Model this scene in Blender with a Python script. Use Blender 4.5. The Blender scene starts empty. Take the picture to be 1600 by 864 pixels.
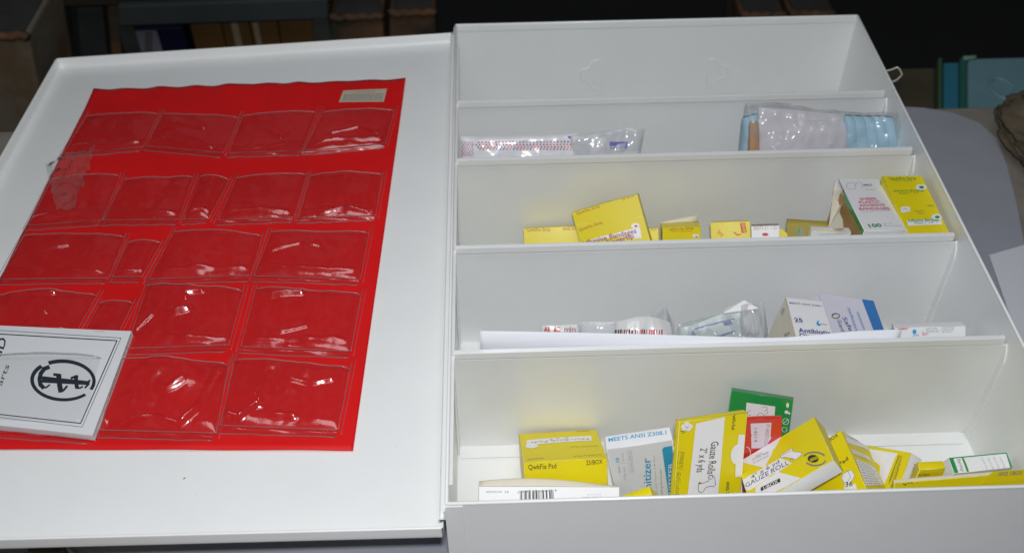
import bpy, bmesh, math, random
from mathutils import Vector, Matrix, Euler, noise

# ------------------------------------------------------------------ camera, light, exposure
scene = bpy.context.scene
COL = scene.collection
CAM_LOC = Vector((0.03478, -0.34141, 0.66017)); CAM_ROT = Euler((0.81107, 0.00905, -0.02871)); CAM_F = 1.01673
cd = bpy.data.cameras.new('camera'); cam = bpy.data.objects.new('camera', cd); COL.objects.link(cam)
cam.location = CAM_LOC; cam.rotation_euler = CAM_ROT
cd.sensor_width = 36; cd.lens = 36 * CAM_F; cd.shift_y = -0.0367; cd.clip_start = 0.01; cd.clip_end = 50
scene.camera = cam
cd.dof.use_dof = True; cd.dof.focus_distance = 0.74; cd.dof.aperture_fstop = 7.5
scene.view_settings.view_transform = 'Standard'; scene.view_settings.look = 'None'
scene.view_settings.exposure = 0.0; scene.view_settings.gamma = 1.0
w = bpy.data.worlds.new('World'); scene.world = w; w.use_nodes = True
w.node_tree.nodes['Background'].inputs[0].default_value = (0.75, 0.85, 1.0, 1)
w.node_tree.nodes['Background'].inputs[1].default_value = 0.05
_n = w.node_tree.nodes.new('ShaderNodeTexNoise'); _n.inputs['Scale'].default_value = 2.2; _n.inputs['Detail'].default_value = 3
_c = w.node_tree.nodes.new('ShaderNodeTexCoord'); _r = w.node_tree.nodes.new('ShaderNodeValToRGB')
w.node_tree.links.new(_c.outputs['Generated'], _n.inputs['Vector']); w.node_tree.links.new(_n.outputs['Fac'], _r.inputs['Fac'])
_r.color_ramp.elements[0].position = 0.46; _r.color_ramp.elements[0].color = (0.15, 0.17, 0.2, 1)
_r.color_ramp.elements[1].position = 0.66; _r.color_ramp.elements[1].color = (1.8, 1.9, 2.1, 1)
w.node_tree.links.new(_r.outputs['Color'], w.node_tree.nodes['Background'].inputs[0])   # dim surround; brighter noise patches added for wispy reflections in the clear film
scene.cycles.max_bounces = 10; scene.cycles.transparent_max_bounces = 16
scene.cycles.sample_clamp_indirect = 4

def area(name, loc, target, size, power, color, size_y=None):
    l = bpy.data.lights.new(name, 'AREA'); l.energy = power; l.color = color; l.size = size
    if size_y: l.shape = 'RECTANGLE'; l.size_y = size_y
    o = bpy.data.objects.new(name, l); COL.objects.link(o); o.location = loc
    o.rotation_euler = (Vector(target) - Vector(loc)).to_track_quat('-Z', 'Y').to_euler()
    return o
# the camera's own flash just above the lens, and the room's soft overhead light
area('camera_flash', (0.035, -0.345, 0.735), (0.02, 0.24, 0.05), 0.03, 4.5, (0.97, 0.98, 1.0), 0.02)
area('room_light', (0.0, 0.06, 1.20), (0.03, 0.16, 0.0), 0.7, 3.3, (0.92, 0.96, 1.0), 0.5)

W, L, D, ZT = 0.39, 0.5286, 0.1206, 0.1130
DIV = [0.4138, 0.3326, 0.2278, 0.1241]
RCAM = CAM_ROT.to_matrix()

def ray(u, v):      # direction from the camera position through a point measured on the photograph
    return RCAM @ Vector(((u - 800) / (1600 * CAM_F), -(v - 373.3) / (1600 * CAM_F), -1))
def atz(u, v, z):
    d = ray(u, v); return CAM_LOC + d * ((z - CAM_LOC.z) / d.z)
def aty(u, v, y):
    d = ray(u, v); return CAM_LOC + d * ((y - CAM_LOC.y) / d.y)

# ------------------------------------------------------------------ materials
MATS = {}
def mat(name, col, rough=0.5, bump=0.0, bscale=300.0, coat=0.0, var=0.0, vscale=6.0, metal=0.0, spec=0.5, col2=None):
    if name in MATS: return MATS[name]
    m = bpy.data.materials.new(name); m.use_nodes = True; nt = m.node_tree; b = nt.nodes['Principled BSDF']
    b.inputs['Base Color'].default_value = (*col, 1); b.inputs['Roughness'].default_value = rough
    b.inputs['Metallic'].default_value = metal; b.inputs['Specular IOR Level'].default_value = spec
    b.inputs['Coat Weight'].default_value = coat; b.inputs['Coat Roughness'].default_value = 0.12
    tc = nt.nodes.new('ShaderNodeTexCoord')
    if var > 0 or col2:
        n = nt.nodes.new('ShaderNodeTexNoise'); n.inputs['Scale'].default_value = vscale; n.inputs['Detail'].default_value = 6
        n.inputs['Roughness'].default_value = 0.65
        nt.links.new(tc.outputs['Object'], n.inputs['Vector'])
        r = nt.nodes.new('ShaderNodeValToRGB'); r.color_ramp.elements[0].position = 0.35; r.color_ramp.elements[1].position = 0.68
        a = col2 or tuple(c * (1 - var) for c in col)
        r.color_ramp.elements[0].color = (*a, 1); r.color_ramp.elements[1].color = (*col, 1)
        nt.links.new(n.outputs['Fac'], r.inputs['Fac']); nt.links.new(r.outputs['Color'], b.inputs['Base Color'])
        mr = nt.nodes.new('ShaderNodeMapRange'); mr.inputs[3].default_value = rough * 0.85; mr.inputs[4].default_value = min(1, rough * 1.2)
        nt.links.new(n.outputs['Fac'], mr.inputs[0]); nt.links.new(mr.outputs[0], b.inputs['Roughness'])
    if bump > 0:
        n2 = nt.nodes.new('ShaderNodeTexNoise'); n2.inputs['Scale'].default_value = bscale; n2.inputs['Detail'].default_value = 3
        nt.links.new(tc.outputs['Object'], n2.inputs['Vector'])
        bp = nt.nodes.new('ShaderNodeBump'); bp.inputs['Strength'].default_value = bump; bp.inputs['Distance'].default_value = 0.0006
        nt.links.new(n2.outputs['Fac'], bp.inputs['Height']); nt.links.new(bp.outputs['Normal'], b.inputs['Normal'])
    MATS[name] = m; return m

def film(name, tint=(0.96, 0.96, 0.96), rough=0.06, haze=0.05, hazecol=(0.8, 0.8, 0.8), ior=1.5, bump=0.0, bscale=60, base=0.045):
    if name in MATS: return MATS[name]
    m = bpy.data.materials.new(name); m.use_nodes = True; nt = m.node_tree; nt.nodes.clear()
    out = nt.nodes.new('ShaderNodeOutputMaterial'); tr = nt.nodes.new('ShaderNodeBsdfTransparent'); gl = nt.nodes.new('ShaderNodeBsdfGlossy')
    df = nt.nodes.new('ShaderNodeBsdfDiffuse'); m1 = nt.nodes.new('ShaderNodeMixShader'); m2 = nt.nodes.new('ShaderNodeMixShader')
    lw = nt.nodes.new('ShaderNodeLayerWeight'); pw = nt.nodes.new('ShaderNodeMath'); pw.operation = 'POWER'; pw.inputs[1].default_value = 4.0
    fr = nt.nodes.new('ShaderNodeMath'); fr.operation = 'MULTIPLY_ADD'; fr.inputs[1].default_value = 0.75; fr.inputs[2].default_value = base
    nt.links.new(lw.outputs['Facing'], pw.inputs[0]); nt.links.new(pw.outputs[0], fr.inputs[0])
    tr.inputs[0].default_value = (*tint, 1); gl.inputs['Roughness'].default_value = rough; df.inputs[0].default_value = (*hazecol, 1)
    m1.inputs[0].default_value = haze
    nt.links.new(tr.outputs[0], m1.inputs[1]); nt.links.new(df.outputs[0], m1.inputs[2])
    nt.links.new(fr.outputs[0], m2.inputs[0]); nt.links.new(m1.outputs[0], m2.inputs[1]); nt.links.new(gl.outputs[0], m2.inputs[2])
    nt.links.new(m2.outputs[0], out.inputs[0])
    if bump > 0:
        tc = nt.nodes.new('ShaderNodeTexCoord'); n2 = nt.nodes.new('ShaderNodeTexNoise'); n2.inputs['Scale'].default_value = bscale
        nt.links.new(tc.outputs['Object'], n2.inputs['Vector']); bp = nt.nodes.new('ShaderNodeBump')
        bp.inputs['Strength'].default_value = bump; bp.inputs['Distance'].default_value = 0.002
        nt.links.new(n2.outputs['Fac'], bp.inputs['Height']); nt.links.new(bp.outputs['Normal'], gl.inputs['Normal'])
    MATS[name] = m; return m

PAINT = mat('white_enamel', (0.84, 0.85, 0.84), 0.30, bump=0.10, bscale=900, coat=0.25, var=0.035, vscale=14)
YEL = mat('yellow_card', (0.80, 0.66, 0.006), 0.38, spec=0.35, bump=0.05, bscale=400, coat=0.08, var=0.05, vscale=25)
YELE = mat('worn_yellow_fold', (0.86, 0.76, 0.16), 0.4, var=.2, vscale=200)
WHT = mat('white_card', (0.84, 0.84, 0.85), 0.42, bump=0.05, bscale=400, coat=0.1, var=0.03, vscale=30)
CRM = mat('cream_card', (0.78, 0.72, 0.58), 0.7, bump=0.1, bscale=300, var=0.06, vscale=30)
KRAFT = mat('kraft_card', (0.45, 0.27, 0.10), 0.75, bump=0.1, bscale=300, var=0.12, vscale=40)
GRN = mat('green_card', (0.012, 0.30, 0.07), 0.30, bump=0.06, bscale=300, coat=0.5)
REDC = mat('red_card', (0.62, 0.035, 0.02), 0.34, bump=0.05, bscale=300, coat=0.4)
INK = mat('black_ink', (0.03, 0.03, 0.025), 0.5)
DGREY = mat('grey_ink', (0.22, 0.22, 0.22), 0.5)
LGREY = mat('light_grey_ink', (0.42, 0.45, 0.50), 0.5)
BLUE = mat('blue_ink', (0.02, 0.17, 0.47), 0.45)
NAVY = mat('navy_ink', (0.02, 0.035, 0.22), 0.5)
CYAN = mat('cyan_ink', (0.03, 0.35, 0.62), 0.5)
REDI = mat('red_ink', (0.60, 0.03, 0.05), 0.5)
GRNI = mat('green_ink', (0.02, 0.26, 0.06), 0.5)
OLIVE = mat('olive_ink', (0.26, 0.19, 0.02), 0.5)
BRICK = mat('brick_ink', (0.50, 0.12, 0.01), 0.5)
PRWH = mat('printed_white', (0.84, 0.83, 0.86), 0.36, coat=0.2)
CREAMP = mat('pale_print', (0.78, 0.70, 0.50), 0.45)

# ------------------------------------------------------------------ mesh helpers
class MB:
    def __init__(s): s.v = []; s.f = []; s.m = []; s.mats = []; s.sm = []
    def mi(s, m):
        if m not in s.mats: s.mats.append(m)
        return s.mats.index(m)
    def add(s, vs, fs, m, smooth=False):
        k = len(s.v); i = s.mi(m); s.v += [Vector(a) for a in vs]
        for f in fs: s.f.append([a + k for a in f]); s.m.append(i); s.sm.append(smooth)
    def box(s, a, b, m, M=None):
        x0, y0, z0 = a; x1, y1, z1 = b
        vs = [Vector(p) for p in ((x0,y0,z0),(x1,y0,z0),(x1,y1,z0),(x0,y1,z0),(x0,y0,z1),(x1,y0,z1),(x1,y1,z1),(x0,y1,z1))]
        if M: vs = [M @ p for p in vs]
        s.add(vs, [(0,3,2,1),(4,5,6,7),(0,1,5,4),(1,2,6,5),(2,3,7,6),(3,0,4,7)], m)
    def tube(s, pts, r, m, n=8, closed=False):
        pts = [Vector(p) for p in pts]; N = len(pts); rings = []
        for i, p in enumerate(pts):
            t = (pts[(i+1) % N] if closed or i < N-1 else p) - (pts[i-1] if closed or i > 0 else p)
            t = t.normalized() if t.length > 1e-9 else Vector((0,0,1))
            a = t.cross(Vector((0.13, 0.2, 1))).normalized(); b = t.cross(a)
            rr = r[i] if isinstance(r, (list, tuple)) else r
            rings.append([p + (a * math.cos(2*math.pi*k/n) + b * math.sin(2*math.pi*k/n)) * rr for k in range(n)])
        vs = [q for g in rings for q in g]; fs = []
        for i in range(N if closed else N-1):
            for k in range(n):
                j = (i+1) % N; fs.append((i*n+k, i*n+(k+1) % n, j*n+(k+1) % n, j*n+k))
        if not closed: fs += [tuple(range(n))[::-1], tuple((N-1)*n+k for k in range(n))]
        s.add(vs, fs, m, True)
    def grid(s, fn, nu, nv, m, smooth=True):
        vs = [fn(i/nu, j/nv) for j in range(nv+1) for i in range(nu+1)]
        fs = [(j*(nu+1)+i, j*(nu+1)+i+1, (j+1)*(nu+1)+i+1, (j+1)*(nu+1)+i) for j in range(nv) for i in range(nu)]
        s.add(vs, fs, m, smooth)
    def prism(s, pts, off, m):      # polygon pts extruded by the vector off
        n = len(pts); a = [Vector(p) for p in pts]; b = [p + Vector(off) for p in a]
        s.add(a + b, [tuple(range(n))[::-1], tuple(range(n, 2*n))] + [(i, (i+1) % n, n+(i+1) % n, n+i) for i in range(n)], m)
    def build(s, name, parent=None, bevel=0, solid=0, solid_off=-1, loc=None, rot=None, seg=2, sub=0):
        me = bpy.data.meshes.new(name); me.from_pydata([tuple(p) for p in s.v], [], s.f)
        for m in s.mats: me.materials.append(m)
        me.polygons.foreach_set('material_index', s.m); me.polygons.foreach_set('use_smooth', s.sm); me.update()
        o = bpy.data.objects.new(name, me); COL.objects.link(o)
        if parent: o.parent = parent
        if loc: o.location = loc
        if rot: o.rotation_euler = rot
        if solid:
            q = o.modifiers.new('solid', 'SOLIDIFY'); q.thickness = solid; q.offset = solid_off
        if bevel:
            q = o.modifiers.new('bevel', 'BEVEL'); q.width = bevel; q.segments = seg; q.limit_method = 'ANGLE'; q.angle_limit = math.radians(50)
            q.harden_normals = False
        return o
def tag(o, label=None, cat=None, group=None, kind=None):
    if label: o['label'] = label
    if cat: o['category'] = cat
    if group: o['group'] = group
    if kind: o['kind'] = kind
    return o
def empty(name, loc=(0,0,0), label=None, cat=None, group=None):
    o = bpy.data.objects.new(name, None); COL.objects.link(o); o.location = loc; o.empty_display_size = 0.02
    return tag(o, label, cat, group)
def local(o, fn):       # world point -> coordinates of the unrotated empty o
    return lambda *a: fn(*a) - o.location

_TX = {}
def text_geo(s, off=0.0):
    key = (s, off)
    if key in _TX: return _TX[key]
    c = bpy.data.curves.new('t', 'FONT'); c.body = s; c.size = 1; c.offset = off; c.resolution_u = 2; c.fill_mode = 'FRONT'
    o = bpy.data.objects.new('t', c); COL.objects.link(o)
    me = o.to_mesh(); vs = [v.co.copy() for v in me.vertices]; fs = [tuple(p.vertices) for p in me.polygons]
    o.to_mesh_clear(); bpy.data.objects.remove(o); bpy.data.curves.remove(c)
    x0 = min(v.x for v in vs); x1 = max(v.x for v in vs)
    _TX[key] = ([Vector(((v.x - x0) / (x1 - x0), v.y / 0.69, 0)) for v in vs], fs)
    return _TX[key]

# ------------------------------------------------------------------ table and what lies on it
WOOD = mat('table_top', (0.30, 0.27, 0.23), 0.6, bump=0.3, bscale=120, var=0.25, vscale=18)
t = empty('work_table', (0.06, -0.05, -0.004), 'beige work table top the white cabinet lies on', 'table')
mb = MB(); mb.box((-0.86, -0.60, -0.034), (0.86, 0.592, 0), WOOD); mb.build('table_top', t, bevel=0.003)
for sx in (-1, 1):
    for sy in (-1, 1):
        mb = MB(); mb.box((sx*0.8-0.025, sy*0.52-0.025, -0.70), (sx*0.8+0.025, sy*0.52+0.025, -0.036), WOOD); mb.build('leg', t, bevel=0.002)
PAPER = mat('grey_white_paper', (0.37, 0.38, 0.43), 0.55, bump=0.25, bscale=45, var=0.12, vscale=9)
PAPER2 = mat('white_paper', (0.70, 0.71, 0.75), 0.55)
mb = MB()
top = [atz(*p, 0.0) for p in ((1405,165),(1445,167),(1490,175),(1530,190),(1558,215),(1575,260),(1590,320),(1605,400))]
pts = [(p.x, p.y) for p in top]
outl = [(-0.40, 0.06), (-0.215, 0.035)] + [(-0.205, -0.1), (0.60, -0.1)] + pts[::-1] + [(0.30, 0.532), (-0.10, 0.533), (-0.30, 0.46)]
c = (0.1, 0.2)
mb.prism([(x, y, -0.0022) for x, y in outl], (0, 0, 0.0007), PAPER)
tag(mb.build('paper_sheet'), 'large grey white sheet with a curved corner spread under the cabinet', 'paper')
a = [atz(1545,400,0), atz(1600,384,0), atz(1760,376,0), atz(1760,700,0), atz(1600,560,0)]
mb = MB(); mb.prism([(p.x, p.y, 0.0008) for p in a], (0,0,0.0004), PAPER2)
tag(mb.build('paper_sheet'), 'small white paper sheet right of the cabinet at the frame edge', 'paper')
# things on the table under the open door
mb = MB(); p0 = atz(120, 862, 0.0); p1 = atz(268, 853, 0.0)
mb.box((-0.272, 0.055, 0.0001), (-0.196, 0.115, 0.0745), CRM)
mb.box((-0.2722, 0.0545, 0.060), (-0.1958, 0.0552, 0.0748), KRAFT)
tag(mb.build('cardboard_box', bevel=0.001), 'small beige cardboard box under the front edge of the open door', 'box')
mb = MB(); pts = []
DK = mat('dark_brown_card', (0.07, 0.04, 0.02), 0.6, var=0.3)
mb.prism([(*atz(*p, 0.003).to_2d(), 0.0002) for p in ((48,870),(52,848),(112,845),(103,870))], (0,0,0.012), DK)
tag(mb.build('card_scrap', bevel=0.002), 'dark brown card scrap under the left front edge of the door', 'scrap')
mb = MB()
mb.tube([(*atz(*p, 0.006).to_2d(), 0.0075) for p in ((118,870),(106,858),(108,851),(118,847),(126,843))], 0.0012, mat('beige_cord', (0.5, 0.42, 0.3), 0.7), 8)
tag(mb.build('cord'), 'thin beige cord beside the dark card scrap under the door', 'cord')

# ------------------------------------------------------------------ the cabinet
cab = empty('first_aid_cabinet', (0, 0, 0), 'open white enamelled metal first aid cabinet lying on its back with shelves and door', 'cabinet')
T = 0.0012
mb = MB()
mb.box((0, 0, 0.0002), (W, L, T), PAINT)                                   # back panel, now the bottom
mb.box((0, 0, T), (W, T, D-0.0008), PAINT)                                 # front-most wall
mb.box((0, L-T, T), (W, L, D-0.0008), PAINT)
mb.box((0, T, T), (T, L-T, D-0.0008), PAINT)
mb.box((W-T, T, T), (W, L-T, D-0.0008), PAINT)
r = 0.0012
mb.tube([(0.0008, r*.6, D-r), (W-.0008, r*.6, D-r)], r, PAINT, 10)            # rolled rims
mb.tube([(0.0008, L-r*.6, D-r), (W-.0008, L-r*.6, D-r)], r, PAINT, 10)
mb.tube([(r*.6, 0.0008, D-r), (r*.6, L-.0008, D-r)], r, PAINT, 10)
mb.tube([(W-r*.6, 0.0008, D-r), (W-r*.6, L-.0008, D-r)], r, PAINT, 10)
mb.box((0.001, L-T-0.0009, D-0.0075), (W-0.001, L-T+0.0002, D-0.0010), PAINT)   # folded hem inside the far wall
mb.box((T-.0002, 0.02, D-0.012), (T+0.0026, L-0.02, D-0.0105), PAINT)
mb.box((-0.0006, -0.0009, 0.0004), (0.0105, 0.0002, D-0.0022), PAINT)            # lapped corner flange
mb.build('shell', cab, bevel=0.0004)
# long shelves, standing up now that the cabinet lies down
for i, y in enumerate(DIV):
    mb = MB(); jit = (0.0004, -0.0006, 0.0005, -0.0003)[i]
    x0, x1 = 0.0028, W - 0.0058
    mb.box((x0, y, 0.0016), (W-0.0016, y+0.0010, ZT-0.0095), PAINT); mb.box((x0, y, ZT-0.0095), (x1, y+0.0010, ZT-0.0004), PAINT)
    mb.prism([(x0-0.0005, y-0.0022, ZT), (x0-.0005, y+0.0012, ZT), (x0-.0005, y+0.0012, ZT-0.0012), (x0-.0005, y-0.0012, ZT-0.0012),
              (x0-.0005, y-0.0012, ZT-0.0062), (x0-.0005, y-0.0022, ZT-0.0062)], (x1-x0+0.0002, 0, 0), PAINT)
    mb.box((x0, y-0.0105, 0.0016), (x1, y+0.0002, 0.0025), PAINT)               # foot flange
    for sx, xa in ((0, 0.0013), (1, W-0.0022)):                                # end flanges against the side walls
        mb.prism([(xa, y+0.0008, 0.002), (xa, y-0.0070, 0.002), (xa, y-0.0060, ZT-0.022), (xa, y-0.003, ZT-0.014), (xa, y+.0008, ZT-0.0085)], (0.0016, 0, 0), PAINT)
    mb.build('shelf', cab, bevel=0.0003)
# raised keyhole knock-outs in the far wall
for pts in (((500,395),(516,381),(532,377),(552,386),(561,405),(561,470),(560,530),(548,550),(525,558),(500,548),(482,520),(465,508),(440,498),(427,480),(424,460),(436,440),(458,432),(480,428)),
            ((1225,400),(1235,378),(1255,368),(1277,376),(1290,400),(1312,413),(1340,420),(1353,440),(1350,466),(1330,484),(1296,493),(1278,515),(1262,538),(1243,545),(1222,535),(1214,505),(1220,450))):
    mb = MB(); q = [aty(800+x/4, y/4, L-T) for x, y in pts]
    mb.prism([(p.x, L-T+0.0001, p.z) for p in q], (0, -0.0005, 0), PAINT)
    mb.tube([(p.x, L-T-0.0003, p.z) for p in q], 0.0006, PAINT, 6, closed=True)
    mb.build('keyhole_knockout', cab, bevel=0.0002)
# piano hinge
mb = MB(); hp, hr = [], []
y = -0.006
while y < L - 0.004:
    for dy_, r_ in ((0, .0016), (.006, .0016)): hp.append((-0.0024, y+dy_, D-0.0080)); hr.append(r_)
    y += 0.0125
mb.tube(hp, hr, PAINT, 10)
mb.box((-0.0012, -0.004, D-0.011), (-0.0001, L-0.003, D-0.002), PAINT); mb.box((-0.0044, -0.006, D-0.0096), (-0.0012, L-0.003, D-0.0078), PAINT)
mb.build('hinge', cab)
# wire latch loop on the outside of the right wall
WIRE = mat('latch_wire', (0.72, 0.70, 0.62), 0.35, metal=0.2)
zz = 0.096
q = [atz(*p, zz) for p in ((1381,113),(1386,111),(1394,109),(1402,105.5),(1406,109),(1409.5,117),(1406,121),(1401,125.5),(1394,128.5),(1388,130.5))]
mb = MB(); q[0].x = W; q[-1].x = W; mb.tube(q, 0.00085, WIRE, 8)
mb.box((W, q[0].y-0.004, zz-0.004), (W+0.0012, q[0].y+0.004, zz+0.004), PAINT); mb.box((W, q[-1].y-0.004, zz-0.004), (W+0.0012, q[-1].y+0.004, zz+0.004), PAINT)
mb.build('latch_loop', cab)

# ------------------------------------------------------------------ the door, folded flat beside the cabinet (very slightly twisted)
HX, HZ, TILT, PHI, YAW, DW, DY0, DY1, LIP = -0.00273, -0.02163, -0.01814, -0.06013, 0.00258, 0.3873, -0.00834, 0.53161, 0.00963
def dsurf(s, Y, h=0.0):         # s metres from the hinge, Y along it, h above the inner face
    t = TILT + PHI*(Y/.55-.5)
    return Vector((HX - s*math.cos(t) - YAW*Y, Y - s*YAW, D + HZ + s*math.sin(t) + h))
def dinv(u, v, h=0.0):          # photograph point -> (s, Y) on the door's inner face
    z = D + HZ
    for _ in range(8):
        p = atz(u, v, z); s = HX - YAW*p.y - p.x; Y = p.y + s*YAW; z = dsurf(s, Y, h).z
    return s, Y
door = MB()
door.grid(lambda a, b: dsurf((1-a)*DW, DY0 + b*(DY1-DY0), 0), 24, 24, PAINT)
door.grid(lambda a, b: dsurf(a*DW, DY0 + b*(DY1-DY0), -0.001), 12, 12, PAINT)
def lip(p0, p1, nrm, n=20, g0=0.0, g1=0.0):
    # bent-up edge: fillet, wall, rounded top, outer wall
    prof = [(0.0050, 0.00005), (0.0032, 0.0003), (0.0018, 0.0012), (0.0013, 0.0022), (0.0011, 0.0034), (0.0011, LIP-0.0014), (0.0008, LIP-0.0006), (0.0006, LIP-0.0001), (0.0003, LIP), (-0.0005, LIP), (-0.0008, LIP-0.0002), (-0.0009, LIP-0.0006), (-0.0009, LIP-0.0012), (-0.0009, 0.003), (-0.0009, 0.0002), (-0.0007, -0.0006), (0.0014, -0.0012)]
    def fn(a, b):
        k = min(len(prof)-1, int(round(b*(len(prof)-1)))); d, h = prof[k]
        x = p0[0] + (p1[0]-p0[0])*a + nrm[0]*d; y = p0[1] + (p1[1]-p0[1])*a + nrm[1]*d
        return dsurf(x, y, h)
    door.grid(fn, n, len(prof)-1, PAINT)
lip((0.0, DY1), (DW-0.0006, DY1), (0, -1)); lip((DW, DY1-0.0012), (DW, DY0+0.001), (-1, 0)); lip((DW-0.0006, DY0), (0.0, DY0), (0, 1))
door.grid(lambda a, b: dsurf(0.0, DY0 + a*(DY1-DY0), -0.001 + b*0.010), 20, 1, PAINT)
door.grid(lambda a, b: dsurf(-0.0009, DY0 + (1-a)*(DY1-DY0), -0.001 + b*0.010), 20, 1, PAINT)
door.grid(lambda a, b: dsurf(-0.0009*b, DY0 + (1-a)*(DY1-DY0), 0.009), 20, 1, PAINT)
dr = door.build('door', cab)
mb = MB()
for (u, v, k) in ((288,747,1.5),(305,773,.5),(618,698,.4),(90.5,115,.5)):
    mb = MB(); s, Y = dinv(u, v); mb.grid(lambda a, b: dsurf(s + (a-.5)*0.0009*k, Y + (b-.5)*0.0005*k + (a-.5)*-.0006*k, 0.00012), 1, 1, INK); mb.build('paint_chip', dr)

# ------------------------------------------------------------------ red pouch organizer lying on the door
RED = mat('red_vinyl', (0.72, 0.010, 0.011), 0.5, bump=0.10, bscale=500, coat=0.0, var=0.14, vscale=10, spec=0.2)
CLEAR = film('clear_vinyl', (0.95, 0.91, 0.91), 0.17, 0.006, (0.8, 0.75, 0.75), 1.5, bump=0.25, bscale=70, base=0.10)
SEAM = film('vinyl_seam', (0.82, 0.70, 0.70), 0.22, 0.14, (0.85, 0.55, 0.55), 1.5)
CLEAR2 = film('clear_vinyl_over_cover', (0.97, 0.97, 0.97), 0.15, 0.01, (0.8, 0.8, 0.8))
SEAM2 = film('clear_seam', (0.8, 0.82, 0.82), 0.2, 0.25, (0.7, 0.7, 0.7))
org = empty('pouch_organizer', dsurf(0.2, 0.3, 0.001), 'red vinyl organizer sheet with rows of clear pockets on the open door', 'organizer')
def build_on(mb, name, parent, **k):
    off = parent.location if parent.parent is None else parent.parent.location
    base = Vector(off)
    mb.v = [p - base for p in mb.v]; return mb.build(name, parent, **k)
cTL, cTR, cBR = dinv(147,143), dinv(634,127), dinv(552,706)
cBL = tuple(dinv(0, 704)[i] + (dinv(0,704)[i]-cBR[i])*0.10 for i in (0,1))
l0 = dinv(147,143); l1 = dinv(4,431)
k = (cBR[1]-l0[1]) / (l1[1]-l0[1]); cBL = (l0[0] + (l1[0]-l0[0])*k, cBR[1])
q0 = dinv(0, 704); cBL = (cBL[0], cBR[1] + (q0[1]-cBR[1])/(q0[0]-cBR[0])*(cBL[0]-cBR[0]))
def sheet(a, b):        # a left->right, b bottom->top  -> (s, Y)
    return [cBL[i]*(1-a)*(1-b) + cBR[i]*a*(1-b) + cTR[i]*a*b + cTL[i]*(1-a)*b for i in (0,1)]
def sheet_h(s, Y):
    n = noise.noise(Vector((s*14, Y*14, 3.1))) + 0.4*noise.noise(Vector((s*45, Y*45, 1.7)))
    return 0.0011 + 0.0006*(n+1)
mb = MB()
def fn(a, b):
    s, Y = sheet(a, b); e = min(1, (1-b)*14)
    wob = 0.0016*(1-e)*noise.noise(Vector((s*60, 0, 0.5))); h = sheet_h(s, Y) + (1-e)*(0.0016 + 0.0016*math.sin(s*190))*(0.4+0.6*abs(noise.noise(Vector((s*30,2,2)))))
    eb = max(0, 1 - b*40); h += eb*0.0004*(1+math.sin(s*80))
    p = dsurf(s, Y + wob, h); return p
mb.grid(fn, 90, 90, RED); sh = build_on(mb, 'backing_sheet', org, solid=0.0004)
ROWS = [
 [((135,190),(243,186),(222,233),(103,245)), ((255,187),(368,192),(347,243),(232,232)), ((380,190),(490,184),(470,240),(362,243)), ((505,185),(612,181),(600,228),(478,240))],
 [((80,290),(183,284),(158,348),(48,356)), ((195,290),(298,286),(278,347),(165,348)), ((312,288),(355,290),(327,345),(290,347)), ((370,288),(475,282),(458,343),(345,348)), ((487,285),(595,283),(585,340),(470,345))],
 [((38,378),(190,379),(168,438),(5,440)), ((200,388),(249,388),(222,436),(178,436)), ((272,372),(405,377),(390,434),(238,440)), ((425,372),(572,374),(560,440),(402,435))],
 [((-24,472),(145,470),(112,530),(-62,533)), ((155,483),(205,483),(178,538),(125,540)), ((232,460),(375,465),(355,543),(203,548)), ((402,462),(560,472),(545,552),(382,545))],
 [((-70,580),(163,578),(140,684),(-110,668)), ((190,575),(352,582),(335,680),(162,675)), ((370,575),(542,587),(525,675),(350,668))]]
rnd = random.Random(7)
CREASES = [(c_[0], c_[1], [Vector(dinv(*p)) for p in c_[2]]) for c_ in (
 (.0036, .0022, ((189,672),(215,664),(246,659),(265,666),(282,671),(308,650),(328,619),(345,586))), (.0020, .0016, ((194,579),(174,636),(165,672))),
 (.0034, .0030, ((264,619),(292,605))), (.0036, .0022, ((361,654),(374,661),(407,636))), (.0032, .0028, ((431,654),(460,656))), (.0022, .0016, ((356,650),(363,662))),
 (.0022, .0016, ((293,474),(290,467),(306,464),(318,463))), (.0036, .0026, ((278,496),(297,492))), (.0030, .0024, ((427,469),(450,466),(473,465))), (.0020, .0016, ((450,545),(466,549))),
 (.0022, .0015, ((70,473),(92,471))), (.0020, .0015, ((60,500),(76,499))), (.0018, .0014, ((265,215),(300,222),(330,236))), (.0018, .0014, ((275,200),(320,208))), (.0016, .0014, ((410,205),(440,222),(452,214))),
 (.0016, .0014, ((520,215),(560,205),(590,214))), (.0018, .0015, ((200,345),(225,348),(240,346))), (.0018, .0013, ((500,340),(540,332),(575,337))), (.0016, .0012, ((425,400),(470,388),(500,392))), (.0018, .0014, ((70,400),(110,392))),
 (.0018, .0014, ((410,520),(440,525),(480,515))), (.0018, .0014, ((215,520),(240,500),(250,480))), (.0020, .0014, ((450,600),(490,606),(520,600))), (.0020, .0014, ((395,590),(410,640))))]
def crease_h(s, Y):
    p = Vector((s, Y)); h = 0
    for A_, sg, pl in CREASES:
        if abs(pl[0].x - s) > .06 or abs(pl[0].y - Y) > .06: continue
        d = 9
        for a_, b_ in zip(pl, pl[1:]):
            e = b_-a_; t_ = max(0, min(1, (p-a_).dot(e)/e.length_squared)); d = min(d, (p-a_-e*t_).length)
        h += A_*math.exp(-(d/sg)**2)
    return h
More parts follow.
